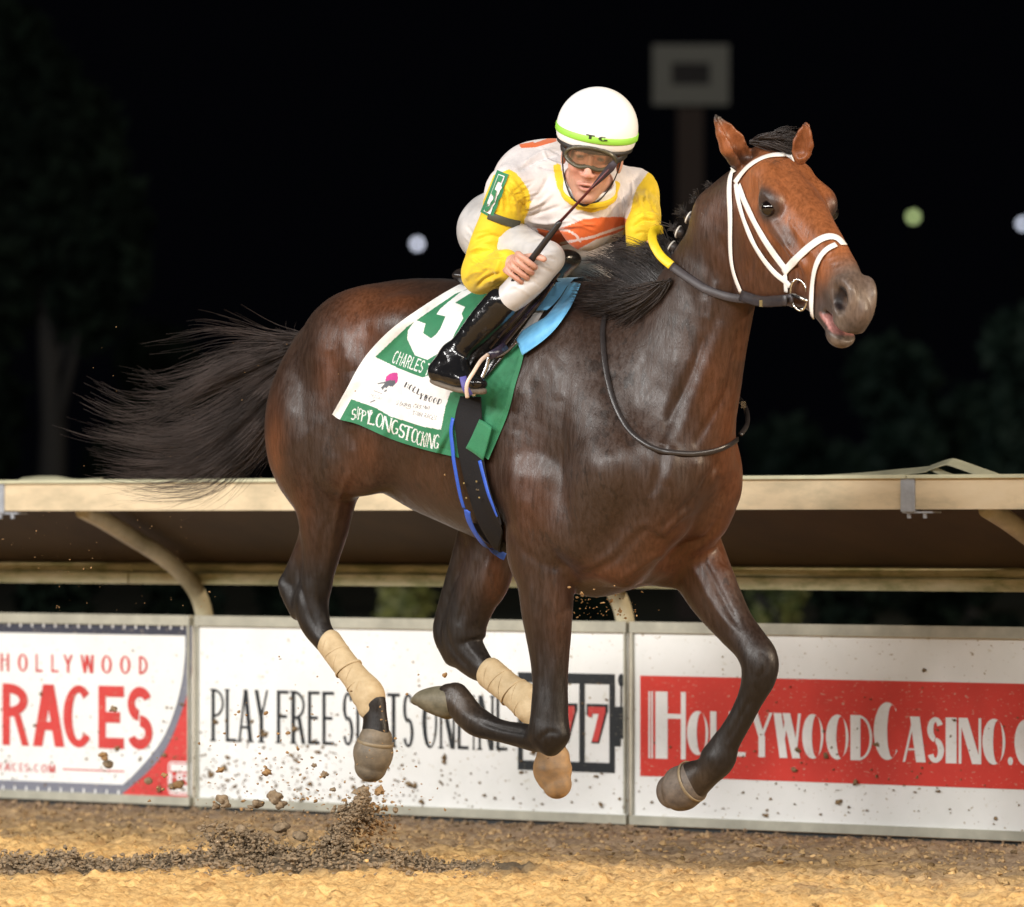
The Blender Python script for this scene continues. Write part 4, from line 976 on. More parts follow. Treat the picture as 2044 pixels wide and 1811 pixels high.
horse = empty('racehorse', O_H, 'dark bay racehorse galloping toward the right beneath the jockey in yellow', 'horse')
obj('body', hme, horse)

# eyes
em = N('horse_eye'); em.col((.006, .004, .004, 1)); em.set(Roughness=.06, Specular_IOR_Level=.8)
for sd in (1, -1):
    bm = bmesh.new(); bmesh.ops.create_uvsphere(bm, u_segments=20, v_segments=14, radius=.0235)
    bmesh.ops.translate(bm, vec=Vector(HD(.183, -.062, .0865 * sd)), verts=bm.verts)
    me = bpy.data.meshes.new('eye'); bm.to_mesh(me); bm.free(); me.materials.append(em.m)
    me.polygons.foreach_set('use_smooth', [True] * len(me.polygons)); e_ = obj('eye', me, horse)

# hooves
def hoof(pts, n, col1, col2, cut=None, name='hoof', stripe=None):
    q = np.array([p for p, _, _ in pts]); R = max(max(a, b) for _, a, b in pts) + .02
    f = Field(q.min(0) - R, q.max(0) + R, .0030)
    f.chain(pts, n, .004)
    if cut: f.plane_cut(*cut)
    V, Q = f.mesh(2); m = N('hoof_horn'); nz = m.noise(40, 4, .6, m.coord()); m.col(m.ramp(nz, [(.3, col2), (.7, col1)])); m.set(Roughness=.6); m.bump(m.noise(90, 3, .5, m.coord((1, 1, 3))), .25, .003)
    return obj(name, np_mesh(name, V, Q, m.m), horse)
def hq(pts): return [(PH(u, v, l), la * PX, ra * PX) for u, v, l, la, ra in pts]
h1 = hoof(hq([(750, 1476, .14, 33, 34), (746, 1497, .14, 40, 41), (743, 1515, .14, 38, 40), (740, 1530, .14, 32, 34)]), NL, (.20, .16, .11, 1), (.11, .09, .065, 1))
h2 = hoof(hq([(1104, 1512, -.14, 31, 36), (1103, 1534, -.14, 38, 41), (1107, 1552, -.14, 35, 37), (1112, 1566, -.14, 29, 30)]), NL, (.42, .25, .11, 1), (.26, .18, .11, 1))
h3 = hoof(hq([(893, 1402, .15, 33, 34), (868, 1398, .15, 36, 28), (850, 1396, .15, 34, 20), (840, 1398, .15, 28, 12)]), NL, (.17, .15, .10, 1), (.09, .08, .05, 1))
h4 = hoof(hq([(1378, 1564, -.15, 36, 42), (1362, 1573, -.15, 40, 45), (1350, 1578, -.15, 40, 42), (1340, 1580, -.15, 30, 34)]), NL, (.15, .12, .095, 1), (.07, .055, .045, 1))
# coronet bands and shoes
cm_ = simple('coronet', (.26, .20, .12), .5, (60, .3, .003)); sm_ = N('shoe_metal'); sm_.col((.45, .43, .40, 1)); sm_.set(Metallic=.8, Roughness=.4)
def strap_px(name, pts, w, t, mat, parent, off=.003, l=None, n=8, bvh=None, sub=5, lab=None):
    """strap lying on the horse along a pixel path"""
    q = []; nn = []
    for p in spline([np.array(x[:2], float) for x in pts], sub):
        r = ray(p[0], p[1], bvh)
        if r is None: continue
        q.append(r[0] + r[1] * off); nn.append(r[1])
    for _ in range(2):
        for i in range(1, len(q) - 1): q[i] = (q[i - 1] + q[i] * 2 + q[i + 1]) / 4; nn[i] = unit(nn[i - 1] + nn[i] * 2 + nn[i + 1])
    mb = MB(); mb.tube(q, [(w / 2, t / 2)] * len(q), n, flat=nn)
    return obj(name, mb.me(name, mat, True), parent, lab)
def ring_px(name, c, ax, r, w, t, mat, parent, n=28):
    """band round a limb: centre, axis, (r1, r2) radii, lateral direction"""
    ax = unit(ax); a = unit(HN - ax * np.dot(HN, ax)); b = np.cross(ax, a); mb = MB()
    pts = [c + a * math.cos(x) * r[0] + b * math.sin(x) * r[1] for x in np.linspace(0, 2 * math.pi, n + 1)]
    nn = [unit(p - c) for p in pts]
    mb.tube(pts, [(w / 2, t / 2)] * len(pts), 8, flat=nn, cap=False); return obj(name, mb.me(name, mat, True), parent)
ring_px('coronet_band', PH(1382, 1560, -.15), PH(1350, 1578, -.15) - PH(1382, 1560, -.15), (36.5 * PX, 42 * PX), .009, .004, cm_, horse)
ring_px('coronet_band', PH(749, 1483, .14), PH(737, 1552, .14) - PH(750, 1465, .14), (35.5 * PX, 36.5 * PX), .011, .004, cm_, horse)
strap_px('horseshoe', [], 0, 0, sm_.m, horse) if False else None

# leg wraps
wm = N('tan_bandage'); nz = wm.noise(30, 4, .6, wm.coord()); wm.col(wm.ramp(nz, [(.3, (.42, .31, .17, 1)), (.7, (.56, .44, .27, 1))])); wm.set(Roughness=.75)
wm.bump(wm.noise(170, 2, .5, wm.coord()), .4, .003)
def wrap(pts, name='leg_wrap', lab=None, mat=None):
    q = np.array([p for p, _, _ in pts]); R = max(max(a, b) for _, a, b in pts) + .02
    f = Field(q.min(0) - R, q.max(0) + R, .0035); f.chain(pts, NL, .004)
    V, Q = f.mesh(2); return obj(name, np_mesh(name, V, Q, mat or wm.m), horse, lab)
wrap(hq([(657, 1283, .14, 24, 29), (682, 1318, .14, 24, 28), (712, 1356, .14, 25, 29), (735, 1388, .14, 31, 36), (741, 1412, .14, 27, 29)]))
wrap(hq([(978, 1344, -.14, 27, 33), (1020, 1378, -.14, 26, 32), (1062, 1410, -.14, 32, 39), (1078, 1438, -.14, 28, 31)]))
wf1 = np.array([(657, 1283, 24, 29), (682, 1318, 24, 28), (712, 1356, 25, 29), (735, 1388, 31, 36)], float); wf2 = np.array([(978, 1344, 27, 33), (1020, 1378, 26, 32), (1062, 1410, 32, 39)], float)
for wf, l, cnt in ((wf1, .14, 7), (wf2, -.14, 6)):
    for i in range(cnt):
        t = (i + .4) / cnt * (len(wf) - 1); k = int(t); q = wf[k] * (1 - t + k) + wf[k + 1] * (t - k); d = wf[k + 1] - wf[k]
        ax = PH(q[0] + d[0] * .3, q[1] + d[1] * .3 + (7 if i % 2 else -7), l) - PH(q[0] - d[0] * .3, q[1] - d[1] * .3 - (7 if i % 2 else -7), l)
        big = i == cnt // 2
        ring_px('wrap_fold', PH(q[0], q[1], l), ax, ((q[2] + (2 if big else .2)) * PX, (q[3] + (2 if big else .2)) * PX), .008 if big else .004, .003 if big else .0022, wm.m, horse)

# ---- hair
hm2 = N('black_hair'); nz = hm2.noise(14, 3, .5, hm2.coord()); hm2.col(hm2.ramp(nz, [(.35, (.016, .012, .011, 1)), (.7, (.050, .040, .038, 1))])); hm2.set(Roughness=.42, Specular_IOR_Level=.5)
def strands(name, guides, count, r0, parent, mat, locks=40, jit=.006, seg=14, tipvar=.35, curl=.006, lockoff=2.2):
    """hair strands blended between neighbouring guide curves; guides are lists of 3-D points"""
    G = [np.array(spline([np.asarray(p, float) for p in g], 6)) for g in guides]
    m = min(len(g) for g in G); G = [g[:m] for g in G]; mb = MB()
    V = []; F = []; nb = 0
    LK = [(RNG.uniform(0, len(G) - 1), RNG.normal(0, 1, 3), RNG.uniform(0, 6.28)) for _ in range(locks)]
    for k in range(count):
        p0, off, ph = LK[RNG.integers(locks)]
        p = np.clip(p0 + RNG.normal(0, .10), 0, len(G) - 1.001); i = int(p); f = p - i
        c = G[i] * (1 - f) + G[i + 1] * f
        Ln = 1 - tipvar * RNG.random() ** 1.5
        t = np.linspace(0, Ln, seg) * (len(c) - 1)
        q = np.stack([np.interp(t, np.arange(len(c)), c[:, d]) for d in range(3)], 1)
        tt = np.linspace(0, 1, seg)[:, None]
        q = q + off[None] * jit * lockoff * tt ** .8 + RNG.normal(0, jit, 3)[None] * (.35 + tt * .9) + np.sin(tt * 5 + ph + RNG.normal(0, .3)) * curl * tt * off[None] * .6
        T = np.gradient(q, axis=0); T /= np.linalg.norm(T, axis=1)[:, None] + 1e-9
        a = np.cross(T, [.1, -.95, .2]); a /= np.linalg.norm(a, axis=1)[:, None] + 1e-9; b = np.cross(T, a)
        rr = r0 * (1 - tt * .75) * RNG.uniform(.6, 1.3)
        ring = np.stack([q + a * rr, q - a * rr * .5 + b * rr * .8, q - a * rr * .5 - b * rr * .8], 1).reshape(-1, 3)
        V.append(ring)
        idx = np.arange(seg - 1)[:, None] * 3 + nb
        for j in range(3):
            jj = (j + 1) % 3
            F.append(np.concatenate([idx + j, idx + jj, idx + jj + 3, idx + j + 3], 1))
        nb += seg * 3
    return obj(name, np_mesh(name, np.concatenate(V), np.concatenate(F), mat), parent)
def gp(l, *uv): return [PH(u, v, ll) for (u, v), ll in zip(uv, l if hasattr(l, '__len__') else [l] * len(uv))]
L6 = [0, -.02, .0, .03, .05, .07]
tlm = N('tail_hair'); nz = tlm.noise(9, 3, .5, tlm.coord()); tlm.col(tlm.ramp(nz, [(.35, (.020, .014, .012, 1)), (.7, (.085, .064, .058, 1))])); tlm.set(Roughness=.5, Specular_IOR_Level=.4)
strands('tail', [
    gp(L6, (612, 672), (560, 682), (520, 680), (475, 690), (430, 718), (360, 745)),
    gp(L6, (612, 680), (545, 700), (480, 720), (420, 745), (360, 785), (300, 795)),
    gp(L6, (612, 690), (540, 735), (460, 780), (380, 830), (300, 835), (232, 800)),
    gp(L6, (610, 700), (540, 765), (465, 830), (390, 868), (310, 872), (238, 845)),
    gp(L6, (608, 710), (540, 790), (470, 855), (380, 900), (290, 905), (206, 892)),
    gp(L6, (606, 720), (540, 815), (475, 880), (395, 930), (300, 935), (214, 918)),
    gp(L6, (604, 730), (545, 830), (490, 890), (430, 922), (350, 938), (270, 930))], 2100, .0009, horse, tlm.m, 70, .0120, 16, .75, .022, 5.0)
# mane
strands('mane', [
    gp(.03, (1240, 628), (1215, 612), (1190, 598), (1165, 590), (1150, 588)),
    gp(.05, (1275, 605), (1250, 585), (1222, 565), (1200, 552), (1180, 545)),
    gp(.05, (1300, 580), (1275, 555), (1248, 535), (1222, 522), (1200, 515)),
    gp(.04, (1325, 555), (1300, 525), (1275, 508), (1250, 500), (1222, 500)),
    gp(.03, (1345, 535), (1330, 505), (1312, 488), (1290, 482), (1262, 482))], 1500, .0016, horse, hm2.m, 44, .009, 10, .5)
strands('mane', [
    gp(.09, (1338, 560), (1318, 575), (1290, 592), (1262, 606), (1235, 616)),
    gp(.11, (1300, 575), (1270, 590), (1240, 600), (1205, 606), (1165, 606)),
    gp(.10, (1270, 590), (1240, 588), (1210, 585), (1180, 582), (1160, 575))], 900, .0016, horse, hm2.m, 24, .009, 10)
for (u, v, du, dv) in [(1440, 378, -14, -6), (1413, 410, -16, -8), (1386, 440, -17, -9), (1366, 468, -18, -8), (1352, 500, -18, -12)]:
    c = PH(u, v, .01); d = PH(u + du, v + dv, .02)
    bm_ = MB(); bm_.tube([c, c * .5 + d * .5, d], [.012, .016, .011], 12); br = obj('mane_braid', bm_.me('mane_braid', hm2.m, True), horse)
    strands('loose_hair', [[d, d + PH(u - 6, v - 10, .02) - c, d + PH(u - 12, v - 14, .02) - c], [d, d + PH(u - 12, v - 2, .02) - c, d + PH(u - 16, v + 2, .02) - c]], 60, .0012, br, hm2.m, 6, .004, 6)
    band = simple('rubber_band', (.75, .72, .66), .35)
    ax = unit(d - c); a = unit(np.cross(ax, [0, 1, 0])); b = np.cross(ax, a); mb = MB(); cc = c * .35 + d * .65
    mb.tube([cc + (a * math.cos(x) + b * math.sin(x)) * .0165 for x in np.linspace(0, 6.2832, 17)], .0028, 6, cap=False)
    obj('hair_band', mb.me('hair_band', band, True), br)
# forelock
def hg(*p): return [HD(*x) for x in p]
strands('forelock', [hg((-.02, -.005, .06), (0, .008, .045), (.02, .014, .01), (.03, .008, -.02)), hg((-.02, .0, .03), (.0, .016, .01), (.02, .014, -.02), (.025, .006, -.045)), hg((-.03, .0, .01), (-.01, .020, -.01), (.0, .018, -.035), (.01, .004, -.06))], 420, .0014, horse, hm2.m, 16, .007, 9)
mb = MB(); pb = [HD(.01, .008, -.02), HD(.012, .010, -.05), HD(.012, .004, -.075)]
for i in range(9):
    t = i / 8; c = pb[0] * (1 - t) + pb[2] * t + Ht * .010 * math.sin(math.pi * t) * HSC
    bm = bmesh.new(); bmesh.ops.create_icosphere(bm, subdivisions=2, radius=.0085); mb.add([np.array(v.co) * np.array([1, .8, .8]) + c for v in bm.verts], [[v.index for v in f.verts] for f in bm.faces]); bm.free()
obj('forelock_braid', mb.me('forelock_braid', simple('braid_hair', (.09, .05, .035), .5), True), horse)
# ================================================================== jockey
JX = np.array([1.0, 0, 0]); JY = np.array([0, 1.0, 0]); JZ = np.array([0, 0, 1.0])
def R_(px, Y=16.7): return px * Y / FPX
# joints
hipN, hipF = PH(985, 470, .10), PH(1062, 468, -.10)
kneeN, ankN = PH(1092, 515, .23), PH(905, 712, .335)
calfN = PH(1030, 578, .29)
kneeF = PH(1195, 522, -.21); calfF = PH(1100, 600, -.27); ankF = PH(1010, 700, -.33)
shN, elN, wrN = P(1014, 374, 16.74), P(958, 546, 16.80), P(1020, 528, 16.60)
shF, elF, wrF = P(1276, 374, 16.86), P(1284, 444, 16.66), P(1270, 500, 16.64)
spine = [PH(1012, 458, 0), PH(1058, 420, 0), PH(1118, 394, 0), PH(1165, 382, 0)]
neckB, headC = P(1172, 372, 16.76), P(1182, 315, 16.58)
# head frame
_r = math.radians(10)
hX = unit(np.array([math.cos(_r), -.06, -math.sin(_r)]))              # toward viewer's right
hF0 = unit(np.array([-.02, -.97, -.20])); hUp = unit(np.cross(hX, hF0)); 
if hUp[2] < 0: hUp = -hUp
hFd = unit(hF0 - hX * np.dot(hF0, hX))
def JH(x, f, z): return headC + hX * x * 1.06 + hFd * f + hUp * z * 1.02
jf = Field((-.25, 16.2, 1.05), (.55, 17.6, 2.25), .0034)
jc = jf.chain
# head
jf.ball(JH(0, -.015, .045), (.098, .074, .082), hX, .02, e=hFd)
jc([(JH(0, .035, .03), .062, .04), (JH(0, .045, -.02), .060, .040), (JH(0, .042, -.06), .048, .038), (JH(0, .040, -.095), .030, .026)], hX, .02)
jf.add(JH(-.045, .01, -.055), JH(-.012, .050, -.098), (.022, .016), (.022, .014), hX, .02)
jf.add(JH(.045, .01, -.055), JH(.012, .050, -.098), (.022, .016), (.022, .014), hX, .02)
jf.ball(JH(0, .060, -.104), (.012, .016, .012), hX, .015, e=hFd)      # chin
jf.add(JH(0, .088, .005), JH(0, .104, -.034), (.009, .012), (.010, .011), hX, .010)   # nose
for sd in (1, -1):
    jf.ball(JH(.012 * sd, .096, -.037), (.011, .007, .007), hX, .006, e=hFd)
    jf.ball(JH(.034 * sd, .070, -.022), (.020, .020, .016), hX, .02, e=hFd)       # cheek
    jf.ball(JH(.030 * sd, .096, .012), (.016, .016, .010), hX, .012, True, e=hFd)  # eye hollow
    jf.ball(JH(.030 * sd, .080, .011), (.0125, .013, .012), hX, .003, e=hFd)       # eyeball
    jf.add(JH(.012 * sd, .090, .024), JH(.045 * sd, .076, .022), (.006, .005), (.006, .006), hX, .010)
    jf.ball(JH(.074 * sd, -.006, -.004), (.020, .009, .030), hX, .006, e=hFd)      # ears
jc([(JH(-.024, .078, -.067), .005, .004), (JH(-.008, .089, -.063), .0055, .0055), (JH(.008, .089, -.063), .0055, .0055), (JH(.024, .078, -.067), .005, .004)], hUp, .004)
jc([(JH(-.020, .078, -.075), .005, .004), (JH(0, .088, -.077), .0065, .0065), (JH(.020, .078, -.075), .005, .004)], hUp, .004)
jf.add(JH(-.020, .094, -.0705), JH(.020, .094, -.0705), (.008, .008), (.0016, .0016), hFd, .002, True)
# neck, trunk
jf.add(JH(0, -.01, -.06), neckB, (.055, .06), (.055, .06), hX, .02)
jc([(spine[0], .11, .08), (spine[1], .10, .07), (spine[2], .115, .075), (spine[3], .11, .07)], HN, .03)
jc([(shN, .036, .036), (shN * .5 + elN * .5, .036, .036), (elN, .034, .034), (elN * .45 + wrN * .55, .034, .034), (wrN, .024, .027)], HF, .02)
jc([(shF, .036, .036), (shF * .5 + elF * .5, .036, .036), (elF, .034, .034), (wrF, .024, .026)], HF, .02)
jf.add(shN * .8 + shF * .2, shN * .2 + shF * .8, (.05, .05), (.05, .05), HF, .03)
jc([(hipN, .06, .06), (hipN * .5 + kneeN * .5, .045, .045), (kneeN, .034, .034)], HN, .02)
jc([(kneeN, .036, .036), (calfN, .030, .030), (calfN * .4 + ankN * .6, .026, .026), (ankN, .024, .024)], HN, .015)
jc([(hipF, .08, .08), (hipF * .5 + kneeF * .5, .066, .066), (kneeF, .044, .044)], HN, .02)
jc([(kneeF, .044, .044), (calfF, .040, .042), (ankF, .028, .030)], HN, .015)
# whip line and near hand
wA, wB = P(1025, 566, 16.56), P(1119, 442, 16.44); wT = P(1216, 338, 16.28)
wd = unit(wB - wA); gm = wA + wd * .052                              # middle of the grip
toc = unit(CAMP - gm); side = unit(np.cross(wd, toc))                # side: across the whip
if np.dot(side, wrN - gm) < 0: side = -side
jc([(wrN, .026, .028), (wrN * .4 + gm * .6 + side * .008 - toc * .004, .030, .020), (gm + side * .030 - toc * .010, .036, .017)], wd, .012)
def finger(pts, r, k=.004): jc([(p, r * q, r * q) for p, q in pts], wd, k)
for i, (o, r, ln) in enumerate(((-.034, .0078, .85), (-.0125, .0088, 1.0), (.009, .0090, 1.03), (.030, .0088, .95))):
    b = gm + wd * o
    finger([(b + side * .040 - toc * .006, 1.1), (b + side * .030 + toc * .016, 1.08), (b + side * .004 * 1 + toc * .0225, 1.0), (b - side * .018 * ln + toc * .014, .95), (b - side * .022 * ln - toc * .004, .88), (b - side * .010 - toc * .014, .8)], r)
finger([(gm + wd * .010 + side * .034 - toc * .018, 1.25), (gm + wd * .040 + side * .012 - toc * .018, 1.15), (gm + wd * .060 - side * .008 - toc * .006, 1.05), (gm + wd * .066 - side * .026 + toc * .004, .95)], .0098)
# far hand closed round the rein
hfc = P(1284, 506, 16.62)
jc([(wrF, .026, .026), (wrF * .4 + hfc * .6, .034, .018), (hfc, .036, .018)], JZ, .01)
for i in range(4):
    b = hfc + JZ * (.030 - .020 * i)
    jc([(b + JX * .010, .009, .009), (b + JX * .030 - JY * .008, .009, .009), (b + JX * .034 - JY * .028, .0085, .0085), (b + JX * .016 - JY * .034, .008, .008)], JZ, .004)
jc([(hfc + JZ * .03, .011, .011), (hfc + JZ * .048 + JX * .014 - JY * .012, .010, .010), (hfc + JZ * .046 + JX * .030 - JY * .028, .009, .009)], JX, .004)
jV, jQ = jf.mesh(2)
print('jockey body', len(jV), time.time() - T0)
q = (jV - headC); hx, hfw, hz = q @ hX, q @ hFd, q @ hUp
SK = np.array([.62, .36, .27]); jcol = np.tile(SK, (len(jV), 1))
def jb(c, m):
    global jcol
    m = np.clip(m, 0, 1)[:, None]; jcol = jcol * (1 - m) + np.array(c) * m
jb((.60, .25, .19), .55 * np.exp(-((np.abs(hx) - .036) / .02) ** 2 - ((hz + .03) / .025) ** 2) * (hfw > .04))
jb((.60, .26, .20), .6 * np.exp(-(hx / .016) ** 2 - ((hz + .03) / .018) ** 2) * (hfw > .08))
jb((.50, .17, .14), np.exp(-(hx / .024) ** 4 - ((hz + .071) / .010) ** 4) * (hfw > .06) * .85)
jb((.10, .03, .03), np.exp(-(hx / .021) ** 4 - ((hz + .0705) / .0022) ** 2) * (hfw > .06))
jb((.30, .20, .15), .35 * sst(-hz, .045, .08) * (hfw > .02) * (np.abs(hx) < .06))            # stubble
for sd in (1, -1):
    e = np.hypot((hx - .030 * sd) / .011, (hz - .011) / .006); jb((.20, .15, .13), sst(-e, -1.1, -.8) * (hfw > .06)); e = np.hypot(hx - .030 * sd, hz - .011) / .0045; jb((.03, .03, .03), sst(-e, -1.1, -.7) * (hfw > .06))
    jb((.07, .04, .03), np.exp(-((hx - .032 * sd) / .016) ** 4 - ((hz - .030) / .0035) ** 2) * (hfw > .06) * .8)
for o in (-.0235, -.002, .0195):
    d_ = (jV - gm - wd * o); jb((.42, .17, .12), .75 * np.exp(-((d_ @ wd) / .0016) ** 2) * (np.linalg.norm(d_, axis=1) < .045))
skin = N('skin'); at = skin.n('ShaderNodeAttribute', attribute_name='Col'); nz = skin.noise(70, 4, .6, skin.coord())
skin.col(skin.mix(1.0, at.outputs[0], skin.ramp(nz, [(.3, (.86, .80, .80, 1)), (.7, (1.05, 1.0, 1.0, 1))]), 'MULTIPLY')); skin.set(Roughness=.48, Subsurface_Weight=.12, Subsurface_Scale=.01)
skin.b.inputs['Subsurface Radius'].default_value = (1, .35, .2); skin.bump(nz, .15, .002)
jme = np_mesh('person_body', jV, jQ, skin.m); set_col(jme, jcol)
jock = empty('person', spine[0], 'jockey in white helmet and yellow sleeved silks crouching on the horse with a whip', 'person')
obj('body', jme, jock)

def cloth_mesh(field, strokes=(), amp=0.0, fs=28, seed=0, lo=None):
    V, Q = field.mesh(2); Nn = vnormals(V, Q); U, W_ = to_px(V); vw = ((V - CAMP) * Nn).sum(1) < 0
    for pts, a, wd_ in strokes:
        d, t = seg_dist(U, W_, [tuple(p) for p in spline([np.array(p, float) for p in pts], 4)])
        V = V + Nn * (np.exp(-(d / wd_) ** 2) * np.clip(np.minimum(t, 1 - t) * 5 + .15, 0, 1) * a * .001 * vw)[:, None]
    if amp:
        rr = np.random.default_rng(seed); ds = np.zeros(len(V))
        for i in range(5):
            k = rr.normal(0, 1, 3); k /= np.linalg.norm(k); ds += np.sin(V @ k * fs * rr.uniform(.6, 1.8) + 2.2 * np.sin(V @ rr.normal(0, 6, 3) + rr.uniform(0, 6)) + rr.uniform(0, 6))
        V = V + Nn * (ds * amp / 3)[:, None]
    return V, Q
def inpoly(U, W_, poly):
    r = np.zeros(len(U), bool); n = len(poly)
    for i in range(n):
        x0, y0 = poly[i]; x1, y1 = poly[(i + 1) % n]
        if y0 == y1: continue
        c = ((y0 > W_) != (y1 > W_)) & (U < (x1 - x0) * (W_ - y0) / (y1 - y0) + x0); r ^= c
    return r
def fabric(name, rough=.7, sheen=.15, base=None, weave=420, wr=22, att='Col', bs=.25, trans=0):
    m = N(name); co = m.coord(); nz = m.noise(wr, 4, .55, co); nw = m.noise(weave, 2, .5, co)
    src = base
    if base is None: at = m.n('ShaderNodeAttribute', attribute_name=att); src = at.outputs[0]
    m.col(m.mix(1.0, src, m.ramp(nz, [(.3, (.84, .84, .85, 1)), (.65, (1, 1, 1, 1))]), 'MULTIPLY')); m.set(Roughness=rough, Sheen_Weight=sheen)
    m.bump(m.math('ADD', nz, m.math('MULTIPLY', nw, .12)), bs, .012); return m.m
# ---- silks
g = Field((-.25, 16.2, 1.50), (.50, 17.6, 2.22), .0031)
g.chain([(PH(1018, 452, 0), .135, .105), (PH(1058, 418, 0), .145, .122), (PH(1115, 396, 0), .17, .130), (PH(1162, 388, 0), .165, .122)], HN, .03)
g.ball(PH(1064, 352, .09), (.12, .095, .075), HN, .05, e=HF); g.ball(PH(1098, 332, .02), (.12, .12, .075), HN, .05, e=HF)
g.add(P(1168, 392, 16.76), P(1176, 380, 16.66), (.085, .074), (.085, .070), hX, .03)
g.add(P(1165, 430, 16.68), P(1215, 420, 16.76), (.10, .09), (.075, .06), HN, .05)
g.chain([(P(1060, 372, 16.76), .075, .07), (shN, .062, .060), (P(1000, 430, 16.76), .056, .058), (P(980, 490, 16.78), .056, .062), (elN + JX * .002, .052, .056)], HF, .025)
g.chain([(elN, .052, .056), (elN * .5 + wrN * .5 + np.array([-.005, 0, -.004]), .048, .050), (wrN + np.array([-.012, .012, 0]), .037, .042)], HF, .02)
g.chain([(P(1228, 376, 16.84), .065, .065), (shF, .050, .052), (P(1283, 410, 16.78), .049, .052), (P(1284, 444, 16.64), .050, .052), (wrF + JX * .01, .038, .040)], HF, .025)
FOLDS = [([(1044, 435), (1080, 425), (1120, 410)], -4, 5), ([(1048, 420), (1085, 402), (1110, 380)], 3.5, 5), ([(1055, 405), (1080, 380), (1095, 350)], -3, 5), ([(1052, 440), (1090, 445), (1140, 440)], 3.5, 5), ([(1060, 455), (1110, 462), (1150, 458)], -3, 4),
         ([(1035, 340), (1080, 318), (1112, 312)], -4, 5), ([(1040, 330), (1080, 305), (1110, 300)], 3, 5), ([(1240, 350), (1248, 380), (1252, 420)], -4, 5), ([(1252, 340), (1262, 375), (1262, 410)], 3, 4), ([(1228, 385), (1238, 410), (1245, 440)], 3, 4), 
         ([(1012, 372), (1025, 400), (1030, 430)], 4, 5), ([(1040, 372), (1048, 400), (1040, 425)], -4, 5), ([(1000, 365), (1008, 395), (1010, 425)], -3, 5), ([(1022, 360), (1040, 385), (1052, 395)], 4, 5),
         ([(945, 480), (975, 470), (1005, 478)], -3.5, 5), ([(932, 505), (962, 495), (1000, 505)], 4, 6), ([(940, 530), (970, 512), (1012, 512)], -5, 5), ([(925, 560), (945, 545), (975, 535)], 4, 6), ([(950, 575), (970, 555), (1000, 545)], -4, 5), ([(985, 565), (992, 540), (1000, 515)], 3, 5),
         ([(1288, 380), (1300, 405), (1312, 430)], -3, 4), ([(1275, 390), (1282, 420), (1285, 445)], 3.5, 5), ([(1262, 455), (1285, 440), (1310, 442)], -4, 4), ([(1265, 435), (1290, 425), (1318, 432)], 3, 4)]
fr = np.random.default_rng(41); FOLDS2 = []
for (u0, v0, ang, n_, L_, sp) in [(1056, 400, -15, 7, 60, 8), (1000, 400, 70, 5, 45, 9), (968, 510, 5, 8, 55, 10), (985, 560, -35, 6, 45, 9), (1285, 400, 80, 6, 50, 8), (1285, 450, 10, 5, 45, 8), (1100, 320, 20, 5, 70, 10), (1160, 440, 10, 6, 80, 9), (1225, 390, 75, 5, 50, 8)]:
    for i in range(n_):
        a = math.radians(ang + fr.normal(0, 14)); cx, cy = u0 - math.sin(a) * (i - n_ / 2) * sp + fr.normal(0, 3), v0 + math.cos(a) * (i - n_ / 2) * sp + fr.normal(0, 3); L = L_ * fr.uniform(.6, 1.1) / 2
        k = fr.normal(0, 4); FOLDS2.append(([(cx - L * math.cos(a), cy - L * math.sin(a)), (cx - k * math.sin(a), cy + k * math.cos(a)), (cx + L * math.cos(a), cy + L * math.sin(a))], fr.choice([-3.2, 2.6]), fr.uniform(2.2, 3.6)))
gV, gQ = cloth_mesh(g, [(p, a * 1.7, w * .8) for p, a, w in FOLDS] + FOLDS2, .0022, 30, 3)
U, W_ = to_px(gV); gcol = np.tile([.70, .655, .65], (len(gV), 1))
yel = (.80, .565, .012); org = (.70, .13, .022)
ysl = inpoly(U, W_, [(1016, 338), (1030, 346), (1044, 362), (1056, 382), (1060, 402), (1054, 425), (1046, 440), (1080, 640), (860, 640), (860, 430), (955, 425), (985, 350)]) & (W_ > 336)
ysr = inpoly(U, W_, [(1298, 338), (1285, 356), (1272, 374), (1264, 396), (1259, 420), (1250, 440), (1240, 480), (1200, 560), (1400, 560), (1400, 338)])
gcol[ysl | ysr] = yel
gcol[inpoly(U, W_, [(1072, 456), (1100, 462), (1130, 452), (1165, 438), (1200, 434), (1240, 433), (1252, 438), (1250, 456), (1230, 466), (1190, 478), (1150, 500), (1110, 500), (1080, 480)]) & (gV[:, 2] > 1.5) & ~(ysl | ysr)] = org
arc_d, _ = seg_dist(U, W_, [(1112, 457), (1135, 461), (1150, 470), (1158, 482)]); gcol[(arc_d < 2.2) & ~(ysl | ysr)] = (.80, .60, .55)
arc_d, _ = seg_dist(U, W_, [(1120, 486), (1180, 474), (1245, 452)]); gcol[(arc_d < 2.6) & ~(ysl | ysr)] = (.80, .62, .58)
gcol[inpoly(U, W_, [(1036, 288), (1060, 284), (1110, 270), (1112, 282), (1070, 294), (1040, 296)])] = org
arc_d, _ = seg_dist(U, W_, [(1068, 282), (1090, 274), (1112, 268)]); gcol[(arc_d < 3.2)] = (.70, .655, .65)
cd_, _ = seg_dist(U, W_, [(1112, 335), (1120, 372), (1133, 395), (1155, 411), (1180, 417), (1206, 410), (1222, 392), (1230, 370)]); gcol[(cd_ < 8)] = yel
gme = np_mesh('racing_silks', gV, gQ, fabric('silks_fabric')); set_col(gme, gcol)
silks = obj('racing_silks', gme, jock)
gb = BVHTree.FromPolygons([Vector(v) for v in gV.tolist()], gQ.tolist())
